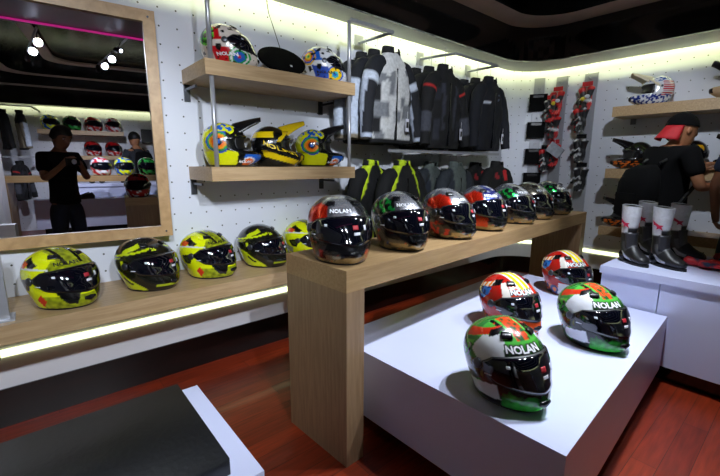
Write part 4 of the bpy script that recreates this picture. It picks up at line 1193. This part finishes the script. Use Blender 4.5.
def person(name, label, base, yaw, skinm, shirt, pants, J=None, head_yaw=0, head_pitch=0, H=1.68, hands=True, group=None):
    """local frame: +x is where the body faces, +y its left; base on the floor"""
    root = thing('person', label, 'person', base, yaw)
    k = H/1.70
    Jd = dict(pelvis=(0, 0, .92), waist=(0, 0, 1.04), chest=(.0, 0, 1.24), upper=(-.01, 0, 1.36), neck=(-.005, 0, 1.44), skull=(.01, 0, 1.52),
              shL=(-.01, .17, 1.375), shR=(-.01, -.17, 1.375), elL=(.0, .24, 1.11), elR=(.0, -.24, 1.11), wrL=(.1, .2, .9), wrR=(.1, -.2, .9),
              hipL=(0, .08, .88), hipR=(0, -.08, .88), knL=(.02, .11, .48), knR=(.02, -.11, .48), anL=(-.01, .12, .09), anR=(-.01, -.12, .09), toL=(.14, .14, .035), toR=(.14, -.14, .035))
    Jd.update(J or {})
    Jd = {a: Vector(v)*k for a, v in Jd.items()}
    Rb = dict(pelvis=(.115, .09), waist=(.115, .09), chest=(.145, .105), upper=(.095, .07), neck=.052, skull=.055, shL=.048, shR=.048, elL=.038, elR=.038, wrL=.025, wrR=.025,
              hipL=.064, hipR=.064, knL=.053, knR=.053, anL=.036, anR=.036, toL=.032, toR=.032)
    Rb = {a: (tuple(x*k for x in v) if isinstance(v, tuple) else v*k) for a, v in Rb.items()}
    ch = [['pelvis', 'waist', 'chest', 'upper', 'neck', 'skull'], ['upper', 'shL', 'elL', 'wrL'], ['upper', 'shR', 'elR', 'wrR'], ['pelvis', 'hipL', 'knL', 'anL', 'toL'], ['pelvis', 'hipR', 'knR', 'anR', 'toR']]
    V, E, Rr, nm = body_lines(Jd, Rb, ch)
    if hands:
        for sd, sg in (('L', 1), ('R', -1)):
            w = Jd['wr'+sd]; el = Jd['el'+sd]; d = (w-el).normalized()
            P, E2, R2 = hand_chain(w, d, (.2, -sg, -.1), .55, k, side=-1 if sg > 0 else 1)
            i0 = len(V); wi = nm.index('wr'+sd)
            mp = {0: wi}
            for i, p in enumerate(P[1:], 1): mp[i] = len(V); V.append(p); Rr.append(R2[i])
            E += [(mp[a], mp[b]) for a, b in E2]; nm += ['h']*(len(V)-len(nm))
    body = skin('body', V, E, Rr, skinm)
    mb = MB(); hc = Jd['skull']+Vector((.02, 0, .085))*k
    M = head_mesh(mb, hc, .118*k, head_yaw, head_pitch); hm = mb.mesh('head', skinm, True)
    link('body', merge('body', [(body, 0), (hm, 0)], [skinm]), root)
    for sg in (-1, 1):
        r0 = .118*k
        MB().ell((.70*r0, sg*.27*r0, .13*r0), (.10*r0, .12*r0, .055*r0), 12, 8, M=M).build('eye', M_LABW, root, smooth=True)
        MB().ell((.775*r0, sg*.27*r0, .13*r0), (.04*r0, .05*r0, .05*r0), 10, 6, M=M).build('iris', M_HAIR, root, smooth=True)
        MB().ell((.76*r0, sg*.28*r0, .30*r0), (.07*r0, .17*r0, .03*r0), 10, 6, M=M).build('eyebrow', M_HAIR, root, smooth=True)
    MB().ell((.80*r0, 0, -.50*r0), (.05*r0, .20*r0, .035*r0), 12, 6, M=M).build('lips', mat('lip_tone', '7c4238', rough=.5, var=.05), root, smooth=True)
    # clothes: looser skins over the same joints
    def grow(keys, f, add): return {a: (tuple(x+add for x in v) if isinstance(v, tuple) else v+add) for a, v in f.items()}
    Js = dict(Jd); Rs = {a: (tuple(x+.016 for x in v) if isinstance(v, tuple) else v+.016) for a, v in Rb.items()}
    for sd in 'LR':
        Js['mid'+sd] = Jd['sh'+sd].lerp(Jd['el'+sd], .72); Rs['mid'+sd] = .062*k; Rs['sh'+sd] = .07*k
        Js['kn'+sd] = Jd['kn'+sd]; Rs['neckb'] = .074*k; Rs['upper'] = (.142*k, .112*k)
    Js['neckb'] = Jd['neck']-Vector((0, 0, .012))*k; Js['hem'] = Jd['pelvis']-Vector((0, 0, .07)); Rs['hem'] = (.178*k, .15*k); Rs['pelvis'] = (.168*k, .14*k); Rs['waist'] = (.155*k, .125*k)
    V, E, Rr, _ = body_lines(Js, Rs, [['hem', 'pelvis', 'waist', 'chest', 'upper', 'neckb'], ['upper', 'shL', 'midL'], ['upper', 'shR', 'midR']])
    link('shirt', skin('shirt', V, E, Rr, shirt), root)
    Rp = dict(Rs); Js['top'] = Jd['pelvis']+Vector((0, 0, .02)); Rp['top'] = (.14*k, .12*k); Rp['anL'] = Rp['anR'] = .058*k; Rp['knL'] = Rp['knR'] = .068*k; Rp['hipL'] = Rp['hipR'] = .108*k
    V, E, Rr, _ = body_lines(Js, Rp, [['top', 'pelvis'], ['pelvis', 'hipL', 'knL', 'anL'], ['pelvis', 'hipR', 'knR', 'anR']])
    link('trousers', skin('trousers', V, E, Rr, pants), root)
    for sd in 'LR':
        a, t_ = Jd['an'+sd], Jd['to'+sd]; d = Vector((t_.x-a.x, t_.y-a.y, 0)).normalized(); q = Vector((-d.y, d.x, 0)); o = Vector((a.x, a.y, 0))-d*.07
        rg = []
        for s_, w_, h_ in ((0, .02, .05), (.03, .038, .085), (.09, .042, .10), (.15, .046, .075), (.21, .046, .055), (.26, .036, .04), (.285, .012, .025)):
            c = o+d*s_; rg.append([c+q*w_*math.cos(2*PI*j/16)+Vector((0, 0, h_/2+h_/2*math.sin(2*PI*j/16))) for j in range(16)])
        MB().loft(rg).build('shoe', M_SHOE, root, smooth=True)
    return root, M, k, Jd

# the man in the backwards cap behind the counter: body turned to the right of the picture, seen from his back
px_, py_2 = 3.54, .74
yw = R(-38)
rt_, Mh, k_, Jm = person('person', 'man in a black tee and a backwards black cap with red brim, carrying a backpack', (px_, py_2, 0), yw, M_SKIN, M_TEE, M_JEAN, H=1.59, head_yaw=R(-6), head_pitch=R(6),
    J=dict(neck=(.0, 0, 1.415), skull=(.03, 0, 1.455), wrR=(.25, -.15, 1.14), elR=(.04, -.25, 1.12), elL=(.16, .25, 1.16), wrL=(.33, .14, 1.24)))
hr_ = .118*k_
rings = []
for i in range(12):
    z = .22+.88*i/11; s = math.sqrt(max(.003, 1-((z-.1)/1.02)**2)); rings.append([Mh @ Vector(((-.02+.92*s*math.cos(2*PI*j/28))*hr_, .82*s*math.sin(2*PI*j/28)*hr_, z*hr_)) for j in range(28)])
cap = MB().loft(rings).build('cap', M_PACK, rt_, smooth=True)
def brim(u, v):
    a = PI-1.15+2.3*u; r0 = .88; return Mh @ Vector(((-.02+(r0+.55*v)*math.cos(a))*hr_, (.80+.12*v)*math.sin(a)*hr_, (.22-.85*v-.10*v*math.sin(a)**2)*hr_))
link('cap_brim', grid_shell(brim, 16, 6, .004, 'cap_brim', M_RED), cap)['label'] = 'red brim worn at the back'
rt2, Mh2, k2, J2 = person('person', 'person in a navy tee cut off by the right edge of the picture', (3.53, .25, 0), R(14), M_SKIND, M_NAVY, M_JEAN, H=1.62,
    J=dict(wrL=(.10, .20, .92), elL=(.0, .235, 1.12)))
hair_cap(Mh2, .118*k2, 'hair', M_HAIR, parent=rt2)
def backpack(base, yaw, label, s=1., h=.42):
    t = thing('backpack', label, 'backpack', base, yaw)
    rg = []
    for z, w, d in ((0, .11, .06), (.03, .145, .09), (.15, .155, .10), (.28, .15, .095), (.37, .125, .075), (.41, .07, .04)):
        d *= .82; rg.append([(-d+d*math.copysign(abs(math.cos(2*PI*j/32))**.6, math.cos(2*PI*j/32)), w*math.copysign(abs(math.sin(2*PI*j/32))**.6, math.sin(2*PI*j/32)), z*h/.41) for j in range(32)])
    MB().loft(rg).build('bag', M_PACK, t, smooth=True)
    MB().box(-.175, -.13, -.09, .09, .04, .2).build('front_pocket', M_PACK, t, bevel=.02, seg=3)
    for sg in (-1, 1): MB().tube([(-.02, sg*.09, .05), (.10, sg*.155, .12), (.235, sg*.12, .26), (.215, sg*.105, .37), (.10, sg*.10, .475), (.0, sg*.08, .41)], .013, 8).build('strap', M_RUB, t, smooth=True)
    return t
c_ = Vector((px_, py_2, 0))+Matrix.Rotation(yw, 3, 'Z') @ Vector((-.135, 0.0, 0))
backpack((c_.x, c_.y, .80), yw, 'black backpack on the back of the man in the cap, behind the boots', h=.40)

# the photographer, seen in the mirror, holding the camera at his chest
th = R(49.6)
F2 = Vector((math.cos(th), math.sin(th)))
# stands behind the camera, turned squarely to it
ph, Mp, kp, Jp = person('person', 'photographer in a black tee and dark jeans, reflected in the mirror with bowed head', (-.165, -.385, 0), th, M_SKIND, M_TEE, M_JEAN, H=1.54, head_pitch=R(28),
    J=dict(skull=(.045, 0, 1.50), elL=(.07, .23, 1.14), elR=(.07, -.23, 1.14), wrL=(.26, .16, 1.29), wrR=(.275, -.02, 1.29)))
hair_cap(Mp, .118*kp, 'hair', M_HAIR, parent=ph)
cm = thing('camera', 'small black compact camera held by the photographer in the mirror', 'camera', (-.048*F2.x/.65*.65, -.048*F2.y, 1.2), th)
MB().box(-.022, .012, -.055, .055, -.032, .032).build('camera_body', M_BLK, cm, bevel=.005)
MB().tube([(.012, 0, 0), (.020, 0, 0)], [.022, .020], 20).build('lens_barrel', M_METAL, cm)
MB().box(-.0235, -.022, -.038, .03, -.024, .022).build('screen', mat('lit_screen', '8090a8', emit='a8c0e0', estr=1.2), cm)

# the visitor with a rucksack seen in the mirror
vs, Mv, kv, Jv = person('person', 'visitor with a rucksack and slate tee seen in the mirror by the shelves', (.565, -3.72, 0), R(-120), M_SKIN, M_GREYT, M_JEAN, H=1.70, head_pitch=R(14), J=dict(wrR=(.3, -.2, 1.1), elR=(.05, -.25, 1.12)))
hair_cap(Mv, .118*kv, 'hair', M_HAIR, parent=vs)
c_ = Vector((.565, -3.72, 0))+Matrix.Rotation(R(-120), 3, 'Z') @ Vector((-.135, 0, 0))
backpack((c_.x, c_.y, .97), R(-120), 'rucksack on the visitor beside the mirror frame')
t = thing('shoe_pair', 'dark shoes on the white counter in the mirror', 'shoes', (-.1, -3.1, .87), group='shoes seen in the mirror')
for dx in (0, .13): 
    MB().loft([[(dx+w*math.cos(2*PI*j/14), y, h/2+h/2*math.sin(2*PI*j/14)) for j in range(14)] for y, w, h in ((-.1, .015, .05), (-.07, .035, .10), (0, .04, .075), (.08, .042, .05), (.13, .02, .03))]).build('shoe', M_SHOE, t, smooth=True)
dup(t, (.35, -3.05, .87), R(20), 'pair of dark shoes near the right of the counter in the mirror')
dup(t, (-.2, -2.68, .66), R(70), 'dark shoes on the low plinth in the mirror left of the photographer legs')
dup(t, (.4, -2.7, .66), R(10), 'dark shoes on the low plinth in the mirror near the oak block')
t = thing('wall_speaker', 'square black box fixed on the back wall, at the top right in the mirror', 'speaker', (.78, Y0+.002, 1.55))
MB().box(-.1, .1, 0, .12, 0, .26).build('cabinet', M_BLK, t, bevel=.006); MB().box(-.08, .08, .12, .124, .02, .24).build('grille', M_RUB, t)
# ------------------------------------------------------------------ lights
def spot(x, y, z, tx, ty, tz, e, size=R(70), blend=.6, r=.03, col=(.84, .91, 1)):
    l = bpy.data.lights.new('spot', 'SPOT'); l.energy = e; l.spot_size = size; l.spot_blend = blend; l.shadow_soft_size = r; l.color = col
    o = link('spot_beam', l); o.location = (x, y, z); o.rotation_euler = (Vector((tx, ty, tz))-Vector((x, y, z))).to_track_quat('-Z', 'Y').to_euler()
def area(x, y, z, sx, sy, e, rot=(0, 0, 0), col=(1, 1, 1)):
    l = bpy.data.lights.new('area', 'AREA'); l.shape = 'RECTANGLE'; l.size = sx; l.size_y = sy; l.energy = e; l.color = col
    o = link('area_light', l); o.location = (x, y, z); o.rotation_euler = rot
HEADS = [(-.2, -.3, .5, 2.2, 1.5, 55, 50), (-.3, -.7, -.1, 2.2, .6, 90, 55), (-.42, -1.2, -.6, -2.6, .8, 90, 80),
         (.45, -.25, 2.5, 2.1, 1.5, 190, 40), (.36, -.65, .3, 2.2, .45, 105, 50), (.28, -1.05, 1.1, 2.2, 1.35, 75, 32), (.2, -1.45, .1, -3.6, .6, 90, 70),
         (1.7, .45, 1.35, .95, .35, 60, 70), (2.1, .5, 2.0, .9, .4, 115, 75), (2.5, .55, 3.8, 1.2, 1.3, 42, 70), (2.5, .2, 1.4, .75, .4, 30, 60)]
for i, h in enumerate(HEADS): spot(h[0], h[1], 2.26, h[2], h[3], h[4], h[5], R(h[6]))
def track(x0, y0, x1, y1, label, heads):
    t = thing('track_light', label, 'track light', (0, 0, 0), group='ceiling track lights')
    d = Vector((x1-x0, y1-y0, 0)).normalized()
    MB().tube([(x0, y0, 2.345), (x1, y1, 2.345)], .012, 4).build('track', M_METAL, t)
    for h in heads:
        p = Vector((h[0], h[1], 2.265)); q = (Vector((h[2], h[3], h[4]))-p).normalized()
        s = MB().tube([p-q*.10, p-q*.085, p-q*.03, p-q*.008], [.010, .022, .027, .029], 18).tube([p-q*.06, (p.x, p.y, 2.345)], .005, 6).build('lamp_head', M_BLK, t, smooth=True)
        MB().tube([p-q*.010, p-q*.0075], .016, 18).build('lens', M_SPOT, s)
track(-.18, -.15, -.46, -1.4, 'ceiling track with three spot lamps above the photographer, seen in the mirror', HEADS[:3])
track(.5, -.1, .17, -1.6, 'ceiling track with four spot lamps right of the photographer, seen in the mirror', HEADS[3:7])
track(1.5, .4, 2.7, .58, 'ceiling track with spot lamps above the white plinth', HEADS[7:])
# light behind the soffit board, shining down its slot onto the walls
CW = (.94, 1, .50)
def cove(x0, y0, x1, y1, e):
    l = bpy.data.lights.new('cove', 'AREA'); l.shape = 'RECTANGLE'
    L_ = math.dist((x0, y0), (x1, y1)); l.size = L_; l.size_y = .02; l.energy = e*L_; l.color = CW
    o = link('cove_tube', l); o.location = ((x0+x1)/2, (y0+y1)/2, ZS+.135)
    d = Vector((x1-x0, y1-y0, 0)).normalized(); n = Vector((-d.y, d.x, 0))*-1
    aim = (-n*.75+Vector((0, 0, -.65))).normalized()
    z = -aim; xax = d; yax = z.cross(xax)
    o.rotation_euler = Matrix((xax, yax, z)).transposed().to_euler()
cove(X0+.1, Y1-.11, X1-rr, Y1-.11, 3.3)
cove(X1-.11, Y1-rr, X1-.11, Y0+.5, 3.3)
cove(X1-.5, Y0+.11, X0+.1, Y0+.11, 3.3)
for a in (75, 45, 15):
    c = Vector((X1-rr+(rr-.11)*math.cos(R(a)), Y1-rr+(rr-.11)*math.sin(R(a)))); d = Vector((math.sin(R(a)), -math.cos(R(a))))*.08
    cove(c.x-d.x, c.y-d.y, c.x+d.x, c.y+d.y, 3.3)

w = bpy.data.worlds.new('World'); SC.world = w; w.use_nodes = True
w.node_tree.nodes['Background'].inputs[0].default_value = (.55, .6, .8, 1); w.node_tree.nodes['Background'].inputs[1].default_value = .02
#area(1.0, -1.6, 2.38, 3.2, 2.0, 40, (0, 0, 0), (.88, .92, 1))

# ------------------------------------------------------------------ camera
cam = bpy.data.cameras.new('Camera'); co = bpy.data.objects.new('Camera', cam); COL.objects.link(co)
cam.sensor_fit = 'HORIZONTAL'; cam.sensor_width = 36; cam.lens = 392/720*36; cam.clip_start = .02
A, P_, RO = R(49.6), R(10.8), R(-.3)
F_ = Vector((math.cos(A), math.sin(A), 0)); Rt = Vector((math.sin(A), -math.cos(A), 0)); Zu = Vector((0, 0, 1))
fw_ = math.cos(P_)*F_-math.sin(P_)*Zu; dn = -math.sin(P_)*F_-math.cos(P_)*Zu
c_, s_ = math.cos(RO), math.sin(RO)
r_ = c_*Rt+s_*dn; d_ = -s_*Rt+c_*dn
co.matrix_world = Matrix.Translation((0, 0, 1.2)) @ Matrix((r_, -d_, -fw_)).transposed().to_4x4()
SC.camera = co
SC.view_settings.view_transform = 'Standard'; SC.view_settings.look = 'None'; SC.view_settings.gamma = 1
SC.view_settings.exposure = .52
SC.cycles.max_bounces = 6; SC.cycles.glossy_bounces = 4; SC.cycles.caustics_reflective = False; SC.cycles.caustics_refractive = False
SC.cycles.sample_clamp_indirect = 6
